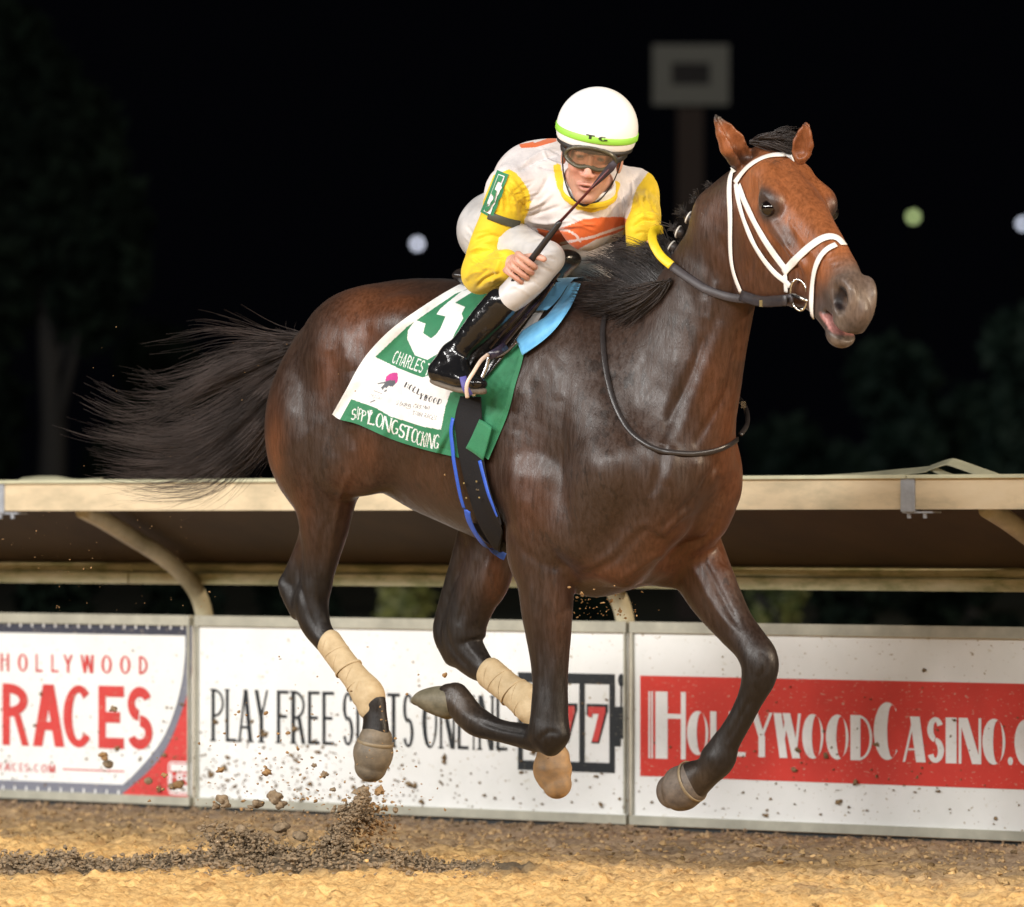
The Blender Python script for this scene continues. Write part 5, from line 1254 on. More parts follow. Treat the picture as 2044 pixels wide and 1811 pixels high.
def patch(name, corners, mat, parent, bvh, off=.004, nu=8, nv=14, thick=.002):
    """cloth patch laid on a surface: corners in pixels, order tl tr br bl"""
    c = np.array(corners, float); V = []; 
    for i in range(nu + 1):
        for j in range(nv + 1):
            a, b = i / nu, j / nv; p = (c[0] * (1 - a) + c[1] * a) * (1 - b) + (c[3] * (1 - a) + c[2] * a) * b; r = ray(p[0], p[1], bvh)
            V.append(r[0] + r[1] * off if r else None)
    known = [v for v in V if v is not None]
    if not known: return None
    for i, v in enumerate(V):
        if v is None:
            a, b = (i // (nv + 1)) / nu, (i % (nv + 1)) / nv; p = (c[0] * (1 - a) + c[1] * a) * (1 - b) + (c[3] * (1 - a) + c[2] * a) * b
            V[i] = P(p[0], p[1], np.median([k[1] for k in known]) + .03)
    m = MB(); n1 = (nu + 1) * (nv + 1); back = [v + JY * thick for v in V]
    F = [(i * (nv + 1) + j, (i + 1) * (nv + 1) + j, (i + 1) * (nv + 1) + j + 1, i * (nv + 1) + j + 1) for i in range(nu) for j in range(nv)]
    m.add(V + back, F + [tuple(n1 + x for x in f[::-1]) for f in F]); return obj(name, m.me(name, mat, True), parent)
grn = fabric('green_cloth', base=(.020, .20, .085, 1)); whc = fabric('white_cloth', base=(.80, .80, .79, 1)); blk = fabric('black_cloth', base=(.03, .03, .028, 1)); yec = fabric('yellow_cloth', base=(*yel, 1))
nb = patch('number_patch', [(994, 342), (1016, 350), (984, 436), (962, 424)], grn, silks, gb, .005)
patch('number_field', [(997, 350), (1009, 354), (981, 428), (969, 422)], whc, nb or silks, gb, .0065)
mb = MB()
for k, p in enumerate(glyph('5', t=.26, s=.26, h=.15)):
    q = []
    for a, b in p:
        cx, cy = 974.5 + 27.5 * b, 423 - 69 * b; u_, v_ = cx + (a - .5) * 10.5, cy + (a - .5) * 4; r = ray(u_, v_, gb)
        if r: q.append(r[0] + r[1] * (.0095 + .0001 * k))
    if len(q) > 2: mb.add(q, [list(range(len(q)))])
obj('number_five', mb.me('number_five', grn), nb or silks)
def band_px(name, pts, w, mat, parent, bvh, off=.004, t=.003, sub=5): return strap_px(name, pts, w, t, mat, parent, off, bvh=bvh, sub=sub)
band_px('armband', [(976, 430), (992, 436), (1012, 443), (1034, 448)], .023, simple('armband_elastic', (.07, .07, .045), .6), jock, gb)
# collar
mb = MB(); ang = np.linspace(0, 2 * math.pi, 33); cc = P(1176, 384, 16.62); ca = unit(np.array([.05, -.55, .8])); c1 = unit(np.cross(ca, JY)); c1 = unit(hX - ca * np.dot(hX, ca)); c2_ = np.cross(ca, c1)
mb.tube([cc + c1 * math.cos(a) * .076 + c2_ * math.sin(a) * .070 for a in ang], [(.009, .004)] * 33, 10, flat=[c1 * math.cos(a) + c2_ * math.sin(a) for a in ang], cap=False)
obj('collar', mb.me('collar', yec, True), jock)
mb = MB(); mb.tube([cc + ca * .010 + c1 * math.cos(a) * .068 + c2_ * math.sin(a) * .060 for a in ang], [(.022, .006)] * 33, 10, flat=[c1 * math.cos(a) + c2_ * math.sin(a) for a in ang], cap=False)
obj('neck_scarf', mb.me('neck_scarf', whc, True), jock)
# ---- breeches
b_ = Field((-.35, 16.1, 1.35), (.50, 17.6, 2.10), .0040)
b_.chain([(spine[0] + np.array([-.01, 0, .0]), .15, .115), (spine[1], .13, .10)], HN, .03)
b_.ball(PH(990, 468, .07), (.105, .085, .08), HN, .04, e=HF); b_.ball(PH(1010, 462, -.07), (.11, .09, .085), HN, .04, e=HF)
b_.chain([(hipN, .084, .080), (hipN * .5 + kneeN * .5, .064, .058), (kneeN, .046, .044)], HN, .03)
b_.chain([(kneeN, .046, .044), (PH(1066, 550, .26), .048, .048), (PH(1036, 580, .285), .047, .044), (PH(1014, 598, .30), .042, .040)], HN, .02)
b_.chain([(hipF, .088, .085), (hipF * .5 + kneeF * .5 + JZ * .01, .08, .075), (kneeF, .060, .060)], HN, .03)
b_.chain([(kneeF, .055, .055), (calfF, .050, .050)], HN, .02)
bV, bQ = cloth_mesh(b_, [([(1060, 500), (1085, 492), (1110, 500)], -2.5, 4), ([(1130, 500), (1160, 492), (1200, 500)], -4, 5), ([(1140, 520), (1170, 512), (1210, 520)], 4, 5), ([(1150, 545), (1180, 530), (1215, 535)], -4, 5), ([(1010, 585), (1040, 570), (1070, 560)], -2, 5)] + [([(u0, v0), ((u0 + u1) / 2 + 3, (v0 + v1) / 2 - 3), (u1, v1)], a_, 3) for u0, v0, u1, v1, a_ in ((1068, 515, 1112, 520, -2.5), (1060, 530, 1105, 540, 2.5), (1040, 552, 1080, 575, -2.5), (1020, 570, 1060, 592, 2.2), (1050, 490, 1090, 480, 2.5), (1062, 505, 1100, 497, -2.5), (930, 450, 950, 490, -3), (925, 470, 945, 505, 3), (1140, 490, 1200, 484, 3), (1150, 508, 1210, 505, -3), (1150, 535, 1200, 520, 3))], .0016, 26, 8)
brm = N('breeches_nylon'); nz = brm.noise(12, 4, .5, brm.coord()); brm.col(brm.ramp(nz, [(.3, (.42, .41, .41, 1)), (.65, (.60, .59, .59, 1))])); brm.set(Roughness=.38, Specular_IOR_Level=.45); brm.bump(nz, .3, .01)
obj('breeches', np_mesh('breeches', bV, bQ, brm.m), jock)
# ---- boots
bootm = N('patent_boot'); nz = bootm.noise(26, 3, .5, bootm.coord()); bootm.col((.008, .008, .009, 1)); bootm.set(Roughness=.17, Specular_IOR_Level=.5, Coat_Weight=.15, Coat_Roughness=.08); bootm.bump(nz, .35, .012)
solem = simple('boot_sole', (.16, .13, .10), .6, (60, .3, .003))
def boot(top, ank, heel, toe, par):
    f = Field(np.minimum.reduce([top, ank, heel, toe]) - .09, np.maximum.reduce([top, ank, heel, toe]) + .09, .0036)
    f.chain([(top, .046, .048), (top * .6 + ank * .4, .043, .045), (top * .25 + ank * .75, .035, .037), (ank, .034, .036)], HN, .01)
    dn = unit(ank - top)
    f.chain([(ank, .034, .038), (ank * .5 + heel * .5 + dn * .006, .033, .038), (heel, .030, .034)], HN, .015)
    f.chain([(heel + dn * .002, .030, .030), (heel * .5 + toe * .5, .036, .030), (toe, .030, .020)], HN, .015)
    f.add(ank, heel * .35 + toe * .65, (.034, .03), (.036, .022), HN, .02)
    V, Q = f.mesh(2); return obj('boot', np_mesh('boot', V, Q, bootm.m), par)
heelN, toeN = PH(878, 742, .35), PH(955, 766, .37)
bN = boot(PH(1002, 604, .305), ankN + np.array([0, 0, 0]), heelN, toeN, jock)
mb = MB(); ft = unit(toeN - heelN); fd = unit(np.array([0.1, 0, -1.0]) - ft * np.dot(np.array([.1, 0, -1.0]), ft))
q = [heelN + fd * .028 - ft * .02, heelN * .6 + toeN * .4 + fd * .030, heelN * .3 + toeN * .7 + fd * .027, toeN + fd * .018 + ft * .022]
mb.tube(spline(q, 5), [(w, .008) for w in (.018, .026, .030, .031, .030, .029, .029, .030, .032, .034, .035, .035, .034, .030, .024, .014)], 14, flat=[fd] * 16)
obj('boot_sole', mb.me('boot_sole', solem, True), bN)
bF = boot(PH(1095, 612, -.28), ankF, PH(985, 735, -.35), PH(1060, 760, -.36), jock)
mb = MB(); mb.tube([ankN + np.array([-.05, 0, .0]) + unit(PH(1002, 604, .305) - ankN) * .10, ankN + np.array([-.09, -.01, .01]) + unit(PH(1002, 604, .305) - ankN) * .12], [.004, .002], 6)
# ---- helmet
hel = Field(headC - .16, headC + .24, .0034)
hel.ball(JH(.0, -.012, .080), (.118, .114, .116), hX, .01, e=hFd)
hel.plane_cut(JH(0, 0, .040), -(hUp * .97 + hFd * .10), .006)
V, Q = hel.mesh(2)
helm = N('helmet_cover'); helm.col((.86, .86, .85, 1)); helm.set(Roughness=.35, Specular_IOR_Level=.4); helm.bump(helm.noise(9, 3, .5, helm.coord()), .12, .01)
ho_ = obj('helmet', np_mesh('helmet', V, Q, helm.m), jock); hbv = BVHTree.FromPolygons([Vector(v) for v in V.tolist()], Q.tolist())
gbm = simple('green_band', (.33, .72, .08), .5, None, .15, 10)
mb = MB(); cB = JH(0, -.012, .074); n_ = unit(hUp * .985 + hFd * .10); e1 = unit(hX - n_ * np.dot(hX, n_)); e2 = np.cross(n_, e1)
pp = []
for a in np.linspace(0, 2 * math.pi, 49):
    d = e1 * math.cos(a) + e2 * math.sin(a); h = hbv.ray_cast(Vector(cB), Vector(d)); pp.append((np.array(h[0]) + d * .0012, d))
mb.tube([p for p, _ in pp], [(.0095, .0016)] * 49, 8, flat=[d for _, d in pp], cap=False); obj('helmet_band', mb.me('helmet_band', gbm, True), ho_)
ink = simple('ink', (.03, .05, .02), .6)
def on_helmet(ch, x0, x1, z0, z1):
    mb = MB()
    for k, p in enumerate(glyph(ch, t=.32, s=.32, h=.26)):
        q = []
        for a, b in p:
            tgt = JH(x0 + a * (x1 - x0), .11, z0 + b * (z1 - z0)); d = unit(tgt - cB); h = hbv.ray_cast(Vector(cB), Vector(d)); q.append(np.array(h[0]) + d * (.0034 + .0001 * k))
        mb.add(q, [list(range(len(q)))])
    obj('letter', mb.me('letter', ink), ho_)
on_helmet('T', -.020, .004, .0640, .0760); on_helmet('G', .014, .040, .0640, .0760)
# helmet inner rim, straps, goggles
dkb = simple('dark_webbing', (.025, .022, .02), .6)
mb = MB(); cR = JH(0, -.006, .038)
mb.tube([cR + hX * math.cos(a) * .100 + hFd * math.sin(a) * .106 - hFd * .008 + hUp * (-.010 * math.sin(a)) for a in np.linspace(0, 2 * math.pi, 41)], .0075, 8, cap=False); obj('helmet_rim', mb.me('helmet_rim', dkb, True), ho_)
for sd in (-1, 1):
    mb = MB(); mb.tube(spline([JH(.078 * sd, .02, .02), JH(.074 * sd, .022, -.02), JH(.060 * sd, .026, -.07), JH(.034 * sd, .040, -.112), JH(0, .052, -.124)], 4), [(.007, .0018)] * 17, 8, flat=[hX * sd] * 17); obj('chin_strap', mb.me('chin_strap', dkb, True), ho_)
gl = empty('goggles', JH(0, .09, .01), 'clear racing goggles with pale frame worn under the white helmet', 'goggles')
gfm = simple('goggle_frame', (.09, .08, .05), .2, None, .5, 30)
def gp_(a, sc=1.0, fo=0.0):
    x = .066 * math.cos(a) * sc; z = .030 * math.sin(a) * sc
    z *= 1 - .28 * math.exp(-(x / .016) ** 2) * (math.sin(a) < 0) ; f = .103 - 5.6 * x * x
    return JH(x, f + fo, z + .010)
ang = np.linspace(0, 2 * math.pi, 49)
mb = MB(); mb.tube([gp_(a) for a in ang], [(.0048, .0045)] * 49, 8, flat=[hFd * 1.0] * 49, cap=False); obj('frame', mb.me('frame', gfm, True), gl)
mb = MB(); mb.tube([gp_(a, 1.02, -.012) for a in ang], [(.006, .009)] * 49, 8, flat=[hFd * 1.0] * 49, cap=False); obj('foam', mb.me('foam', dkb, True), gl)
glm = N('goggle_lens'); glm.col((.50, .38, .26, 1)); glm.set(Roughness=.03, Transmission_Weight=.90, IOR=1.15, Specular_IOR_Level=1.0, Coat_Weight=.7, Coat_Roughness=.03)
mb = MB(); ringp = [gp_(a, .95, .0) for a in ang[:-1]]; mid = [gp_(a, .5, .004) for a in ang[:-1]]; cpt = JH(0, .108, .008)
n = 48; mb.add(ringp + mid + [cpt], [(i, (i + 1) % n, n + (i + 1) % n, n + i) for i in range(n)] + [(n + i, n + (i + 1) % n, 2 * n) for i in range(n)]); obj('lens', mb.me('lens', glm.m, True), gl)
for sd in (-1, 1):
    mb = MB(); mb.tube([JH(.066 * sd, .078, .012), JH(.082 * sd, .03, .018), JH(.088 * sd, -.02, .022)], [(.009, .0018)] * 3, 8, flat=[hX * sd] * 3); obj('strap', mb.me('strap', dkb, True), gl)
# ---- whip
wh = empty('whip', gm, 'dark riding whip held up in the right hand across the face', 'whip')
hnd = simple('whip_handle', (.02, .018, .02), .35); shf = simple('whip_shaft', (.10, .012, .016), .3); flp = simple('whip_flap', (.03, .02, .03), .6)
L_ = np.linalg.norm(wB - wA)
mb = MB(); mb.tube([wA - wd * .004, wA + wd * .006, wA + wd * .02, wA + wd * .10, wB - wd * .01, wB], [.009, .0125, .010, .0095, .0085, .006], 12); obj('handle', mb.me('handle', hnd, True), wh)
mb = MB(); mb.tube([wB, wB * .5 + wT * .5, wT], [.0045, .0038, .0032], 8); obj('shaft', mb.me('shaft', shf, True), wh)
mb = MB(); w2 = unit(wT - wB); wn = unit(np.cross(w2, [0, 1, .0])); mb.tube([wT - w2 * .085, wT - w2 * .04, wT + w2 * .01, wT + w2 * .03], [(.004, .003), (.009, .0025), (.012, .002), (.009, .002)], 8, flat=[unit(np.array([0, -1., .2]))] * 4); obj('flap', mb.me('flap', flp, True), wh)
# ================================================================== tack
def mat_leather(name, c, rough=.35): 
    m = N(name); nz = m.noise(50, 4, .6, m.coord()); m.col(m.ramp(nz, [(.3, tuple(x * .7 for x in c) + (1,)), (.7, (*c, 1))])); m.set(Roughness=rough); m.bump(nz, .2, .003); return m.m
# white bridle
whs = N('white_synthetic'); whs.col((.74, .72, .69, 1)); whs.set(Roughness=.4, Specular_IOR_Level=.4)
bri = empty('bridle', HP, 'white synthetic bridle with browband and figure eight noseband on the horse head', 'bridle')
CT = lambda x, y: (1235.6 + x * .2873, 195.1 + y * .2873)
def bs(name, pts, w, **kw): return strap_px(name, [CT(*p) for p in pts], w, kw.pop('t', .003), whs.m, bri, kw.pop('off', .004), **kw)
brow = bs('browband', [(812, 595), (860, 530), (920, 470), (1000, 425), (1080, 405), (1160, 405), (1215, 416)], .021)
bs('cheek_strap', [(800, 490), (778, 560), (772, 650), (776, 760), (780, 880), (780, 1000), (785, 1110), (800, 1200), (825, 1280), (855, 1350)], .019)
bs('cheek_strap', [(818, 600), (830, 690), (855, 790), (885, 880), (925, 980), (975, 1070), (1030, 1150), (1095, 1225), (1160, 1275), (1195, 1310)], .016)
bs('cheek_strap', [(836, 610), (865, 690), (905, 780), (950, 870), (1005, 970), (1070, 1070), (1130, 1150), (1165, 1195)], .019)
bs('noseband', [(1150, 1220), (1200, 1160), (1270, 1090), (1340, 1030), (1410, 985), (1470, 970), (1520, 985), (1560, 1030)], .024)
bs('noseband_strap', [(1510, 1030), (1450, 1060), (1400, 1120), (1370, 1200), (1355, 1300), (1348, 1400), (1350, 1480), (1370, 1580)], .019, off=.006)
bs('chin_tab', [(1160, 1230), (1165, 1290), (1168, 1350)], .016)
goldm = N('brass'); goldm.col((.50, .42, .22, 1)); goldm.set(Metallic=1.0, Roughness=.3)
stl = N('bit_steel'); stl.col((.62, .62, .60, 1)); stl.set(Metallic=1.0, Roughness=.18)
bit = empty('bit', HP, 'steel ring bit at the corner of the horse mouth', 'bit')
r0 = ray(*CT(1250, 1370)); bc = (r0[0] if r0 else HD(.44, -.17, .06)); 
bc = bc + unit(CAMP - bc) * .012
mb = MB(); e1 = unit(Ha * .9 + Ht * .1); e2 = unit(np.cross(e1, Hn0)); mb.tube([bc + (JXv * math.cos(a) * 16 + np.array([0, 0, 1.]) * math.sin(a) * 31) * R_(1) + unit(CAMP - bc) * .004 * math.cos(a) for JXv in [np.array([1., 0, 0])] for a in np.linspace(0, 2 * math.pi, 33)], .0038, 8, cap=False) if False else None
rr_ = lambda px: px * 16.0 / FPX
mb = MB(); mb.tube([bc + np.array([math.cos(a) * rr_(16) + math.sin(a) * rr_(3), -math.cos(a) * rr_(10), -math.sin(a) * rr_(31)]) for a in np.linspace(0, 2 * math.pi, 37)], .0036, 8, cap=False)
obj('ring', mb.me('ring', stl.m, True), bit)
mb = MB(); mb.tube([bc + np.array([-rr_(14), .0, 0]), HD(.45, -.165, 0)], .006, 8); obj('mouthpiece', mb.me('mouthpiece', stl.m, True), bit)
for i, (x, y) in enumerate([(1190, 1480), (1240, 1520), (1290, 1555), (1330, 1580), (1362, 1600)]):
    r = ray(*CT(x, y - 20)); 
    if r: mb = MB(); mb.box(r[0] + r[1] * .005, (.010, .006, .006)); obj('buckle', mb.me('buckle', goldm.m), bri)
# reins
rub = mat_leather('rubber_rein', (.045, .038, .042), .5)
rein = empty('reins', P(1330, 520, 16.5), 'dark rubber reins with a yellow grip running from the hand to the bit', 'reins')
def free_strap(name, pts, w, t, mat, parent, nrm=None):
    q = spline(pts, 6); mb = MB(); mb.tube(q, [(w / 2, t / 2)] * len(q), 8, flat=[unit((CAMP - p) * 1.0 + (nrm if nrm is not None else 0)) for p in q]); return obj(name, mb.me(name, mat, True), parent)
def onsurf(u, v, off):
    r = ray(u, v); return r[0] + r[1] * off if r else None
free_strap('rein_grip', [P(1322, 459, 16.60), P(1305, 462, 16.56), P(1303, 482, 16.53), P(1318, 510, 16.50), P(1340, 530, 16.47)], .026, .006, simple('yellow_rubber', (.84, .60, .02), .45), rein)
rp = [(1340, 531), (1375, 556), (1410, 578), (1450, 592), (1490, 598), (1530, 600), (1582, 596)]
q = []
for i, (u, v) in enumerate(rp):
    o = onsurf(u, v, .010); 
    Yl = 16.45 + (16.0 - 16.45) * i / (len(rp) - 1)
    yo = o[1] if o is not None else Yl
    q.append(P(u, v, min(yo, 16.47) - .002))
q[-1] = P(1582, 596, bc[1] - .002)
free_strap('rein', q, .024, .006, rub, rein)
free_strap('rein_loop', [P(1478, 590, q[4][1] - .01), P(1520, 602, q[5][1] - .008), P(1570, 600, bc[1] - .006)], .030, .005, mat_leather('rein_leather', (.03, .026, .03), .4), rein)
mb = MB(); mb.box(P(1520, 606, q[5][1] - .014), (.012, .006, .018)); obj('rein_buckle', mb.me('rein_buckle', goldm.m), rein)
# breastplate strap
yk = empty('neck_strap', PH(1300, 890, 0), 'thin black leather breastplate strap looping across the chest', 'strap')
lth = mat_leather('black_leather', (.028, .024, .024), .3)
strap_px('strap', [(1210, 628), (1203, 660), (1206, 710), (1214, 760), (1228, 810), (1250, 852), (1278, 880), (1310, 898), (1350, 905), (1390, 906), (1430, 898), (1460, 884), (1480, 866)], .015, .006, lth, yk, .006)
q = [P(1478, 868, 16.62), P(1490, 850, 16.66), P(1492, 830, 16.72), P(1486, 810, 16.78), P(1474, 795, 16.84)]
free_strap('side_strap', q, .014, .006, lth, yk); mb = MB(); mb.box(P(1484, 808, 16.76), (.014, .006, .020)); obj('buckle', mb.me('buckle', stl.m), yk)

# ---- saddle cloth
CS = 2044 / 2044
cA = lambda x, y: (617.8 + x * .3232, 552.8 + y * .3232)     # crop 3
cB_ = lambda x, y: (812.9 + x * .1909, 552.8 + y * .1909)
# outline on screen: left edge from top to bottom, right edge (front)
Ledge = [np.array(cA(*p), float) for p in [(985, 20), (900, 60), (780, 130), (600, 250), (480, 345), (370, 460), (300, 560), (230, 690), (140, 850)]]
Redge = [np.array(p, float) for p in [(1130, 560), (1105, 590), (1085, 622), (1066, 655), (1050, 690), (1040, 730), (1028, 770), (1012, 830), (975, 917)]]
nS, nT = 300, 330
def resamp(pl, n):
    pl = np.array(spline(pl, 8)); d = np.r_[0, np.cumsum(np.linalg.norm(np.diff(pl, axis=0), axis=1))]; t = np.linspace(0, d[-1], n)
    return np.stack([np.interp(t, d, pl[:, 0]), np.interp(t, d, pl[:, 1])], 1)
LE, RE = resamp(Ledge, nT), resamp(Redge, nT)
bot = np.array(spline([np.array(p, float) for p in [cA(140, 850), cA(190, 882), cA(300, 912), cA(500, 1000), cA(700, 1065), cA(890, 1110), (930, 915), (952, 905), (975, 918)]], 8))
bd = np.r_[0, np.cumsum(np.linalg.norm(np.diff(bot, axis=0), axis=1))]; bt = np.linspace(0, bd[-1], nS); BE = np.stack([np.interp(bt, bd, bot[:, 0]), np.interp(bt, bd, bot[:, 1])], 1)
S_, T_ = np.meshgrid(np.linspace(0, 1, nS), np.linspace(0, 1, nT), indexing='ij')
TE = LE[0] * (1 - np.linspace(0, 1, nS))[:, None] + RE[0] * np.linspace(0, 1, nS)[:, None]
CP = (LE[None] * (1 - S_[..., None]) + RE[None] * S_[..., None]) + (TE[:, None] * (1 - T_[..., None]) + BE[:, None] * T_[..., None]) - ((LE[0] * (1 - S_[..., None]) + RE[0] * S_[..., None]) * (1 - T_[..., None]) + (LE[-1] * (1 - S_[..., None]) + RE[-1] * S_[..., None]) * T_[..., None])
# coarse ray cast, then interpolate
kc = 5; ii_ = np.arange(0, nS, kc); jj_ = np.arange(0, nT, kc); ii_ = np.r_[ii_[:-1], nS - 1]; jj_ = np.r_[jj_[:-1], nT - 1]
Yc = np.full((len(ii_), len(jj_)), np.nan); Nc = np.zeros((len(ii_), len(jj_), 3))
for a, i in enumerate(ii_):
    for b, j in enumerate(jj_):
        r = ray(CP[i, j, 0], CP[i, j, 1])
        if r: Yc[a, b] = r[0][1]; Nc[a, b] = r[1]
for a in range(len(ii_)):
    ok = ~np.isnan(Yc[a]); 
    if ok.any(): Yc[a, ~ok] = np.interp(np.where(~ok)[0], np.where(ok)[0], Yc[a, ok])
for _ in range(3):
    Yp = np.pad(Yc, 1, mode='edge'); Yc = (Yp[:-2, 1:-1] + Yp[2:, 1:-1] + Yp[1:-1, :-2] + Yp[1:-1, 2:] + 2 * Yc) / 6
Yi = np.stack([np.interp(np.arange(nT), jj_, Yc[a]) for a in range(len(ii_))]); YF = np.stack([np.interp(np.arange(nS), ii_, Yi[:, j]) for j in range(nT)], 1)
# cloth folds and lifted, wind-blown edges
fold = .0045 * np.sin(S_ * 26 + 3 * np.sin(T_ * 5 + S_ * 4)) * sst(T_, .45, 1.0) + .003 * np.sin(S_ * 55 + T_ * 9) * sst(T_, .6, 1) + .003 * np.sin(T_ * 18 + S_ * 7)
fold += .010 * np.exp(-((S_ - .075) / .03) ** 2) * sst(T_, .78, 1.0) - .004 * np.exp(-((S_ - .47 - (T_ - .7) * .3) / .022) ** 2) * sst(T_, .5, .62) * (1 - sst(T_, .72, .85))
fold += .010 * np.exp(-((S_ - .66) / .018) ** 2) * sst(T_, .7, 1) - .008 * np.exp(-((S_ - .70) / .015) ** 2) * sst(T_, .7, 1)
lift = .010 + .016 * (1 - sst(S_, 0, .12)) + .008 * sst(T_, .8, 1)
YF = YF - lift - fold
CV = np.stack([(CP[..., 0] - 1022) * YF / FPX, YF, 1 + (1040 - CP[..., 1]) * YF / FPX], -1)
# print: colours by position on screen-space design transferred to the cloth's own grid
U, W_ = CP[..., 0].ravel(), CP[..., 1].ravel()
GRN = np.array([.018, .185, .080]); WHT = np.array([.80, .80, .79])
cc_ = np.tile(WHT, (len(U), 1))
def fillp(poly, c): cc_[inpoly(U, W_, poly)] = c
fillp([cA(*p) for p in [(975, 75), (900, 105), (780, 185), (600, 310), (500, 405), (405, 495), (560, 570), (700, 622), (760, 600), (1100, 500), (1500, 0), (1200, -60)]], GRN)
fillp([cA(*p) for p in [(258, 755), (185, 885), (100, 1000), (900, 1400), (900, 1115), (812, 945), (700, 925), (500, 862), (400, 805)]], GRN)
fillp([cA(*p) for p in [(812, 1100), (812, 945), (840, 800), (870, 715), (930, 690), (1000, 400), (1150, 460), (1600, 300), (1500, 1300), (812, 1300)]], GRN)
# the large 5
fillp([cB_(*p) for p in [(85, 450), (190, 490), (165, 590), (250, 645), (300, 605), (345, 545), (400, 415), (305, 392), (345, 335), (420, 270), (570, 150), (640, 130), (670, 165), (500, 270), (605, 315), (568, 385), (585, 432), (500, 585), (430, 740), (210, 868), (80, 820), (0, 650), (8, 560)]], WHT)
# edging stripe
d_, _ = seg_dist(U, W_, [tuple(p) for p in LE[::8]]); cc_[(d_ < 9)] = WHT
def cloth_text(txt, p0, p1, hgt, c, **kw):
    """letters along a baseline p0-p1 in crop coordinates; hgt up-vector in the same coordinates"""
    p0, p1, hv = np.array(p0, float), np.array(p1, float), np.array(hgt, float)
    for poly in text_polys(txt, 0, 1, 0, 1, **kw):
        fillp([tuple(np.array(kw_map(*(p0 + (p1 - p0) * a + hv * b)))) for a, b in poly], c)
kw_map = cA
cloth_text('CHARLES', (505, 530), (690, 595), (30, -75), WHT, t=.2, s=.14, h=.12, gap=.22)
cloth_text('TO', (705, 605), (760, 622), (30, -70), WHT, t=.2, s=.14, h=.12)
D1 = lambda x, y: (650.3 + x * .15908, 702.4 + y * .15908)    # name crop
kw_map = D1
for ch, xa, ya, xb, yb in [('S', 310, 860, 370, 850), ('I', 372, 830, 400, 835), ('P', 400, 850, 445, 850), ('P', 440, 870, 490, 880), ('Y', 500, 880, 570, 895), ('L', 520, 905, 610, 925), ('O', 612, 930, 700, 965), ('N', 700, 975, 800, 1015), ('G', 805, 1015, 895, 1050), ('S', 900, 1065, 980, 1095), ('T', 965, 1095, 1060, 1120),
                           ('O', 1060, 1125, 1135, 1155), ('C', 1125, 1160, 1185, 1185), ('K', 1185, 1175, 1235, 1195), ('I', 1225, 1190, 1262, 1200), ('N', 1262, 1195, 1335, 1220), ('G', 1340, 1200, 1405, 1230)]:
    h = (62 if xa > 500 else 40, -175 if xa > 500 else -140)
    cloth_text(ch, (xa, ya), (xb, yb), (h[0] * .55, h[1]), WHT, t=.24, s=.14, h=.10, serif=.08)
cloth_text('HOLL', (975, 440), (1170, 545), (35, -62), (.03, .03, .04), t=.42, s=.12, h=.12, gap=.25)
cloth_text('YWOOD', (1160, 590), (1435, 668), (30, -72), (.03, .03, .04), t=.42, s=.12, h=.12, gap=.3)
cloth_text('CASINO', (1090, 700), (1290, 728), (22, -42), (.05, .05, .06), t=.2, s=.16, h=.16)
cloth_text('AT CHARLES', (868, 665), (1060, 720), (20, -58), (.05, .05, .06), t=.22, s=.16, h=.12)
cloth_text('TOWN RACES', (1080, 790), (1380, 860), (18, -52), (.12, .12, .13), t=.2, s=.16, h=.12)
fillp([D1(*p) for p in [(742, 370), (760, 310), (800, 275), (850, 260), (900, 262), (908, 330), (895, 390), (860, 400), (800, 365)]], (.50, .035, .24))
for pl in ([(645, 395), (740, 375), (740, 395), (655, 408)], [(735, 380), (800, 355), (870, 360), (875, 400), (840, 440), (790, 430), (760, 460), (725, 440)], [(690, 450), (740, 400), (760, 420), (715, 480)], [(720, 500), (760, 470), (770, 490), (740, 505)], [(600, 482), (710, 525), (708, 530), (598, 488)], [(540, 632), (620, 600), (625, 612), (560, 640)]):
    fillp([D1(*p) for p in pl], (.09, .10, .12))
cloth_text('CHARLES', (535, 560), (680, 580), (12, -34), (.25, .27, .3), t=.2, s=.2, h=.15)
cloth_text('TOWN', (580, 600), (700, 600), (12, -30), (.25, .27, .3), t=.2, s=.2, h=.15)
idx = np.arange(nS * nT).reshape(nS, nT); CQ = np.stack([idx[:-1, :-1], idx[:-1, 1:], idx[1:, 1:], idx[1:, :-1]], -1).reshape(-1, 4)
clm = fabric('saddle_cloth_fabric', wr=30, bs=.2); cme = np_mesh('saddle_cloth', CV.reshape(-1, 3), CQ, clm); set_col(cme, cc_)
scl = empty('saddle_cloth', CV[nS // 2, nT // 2], 'green and white saddle cloth with large number 5 and lettering on the horse flank', 'saddle cloth')
obj('near_side', cme, scl)
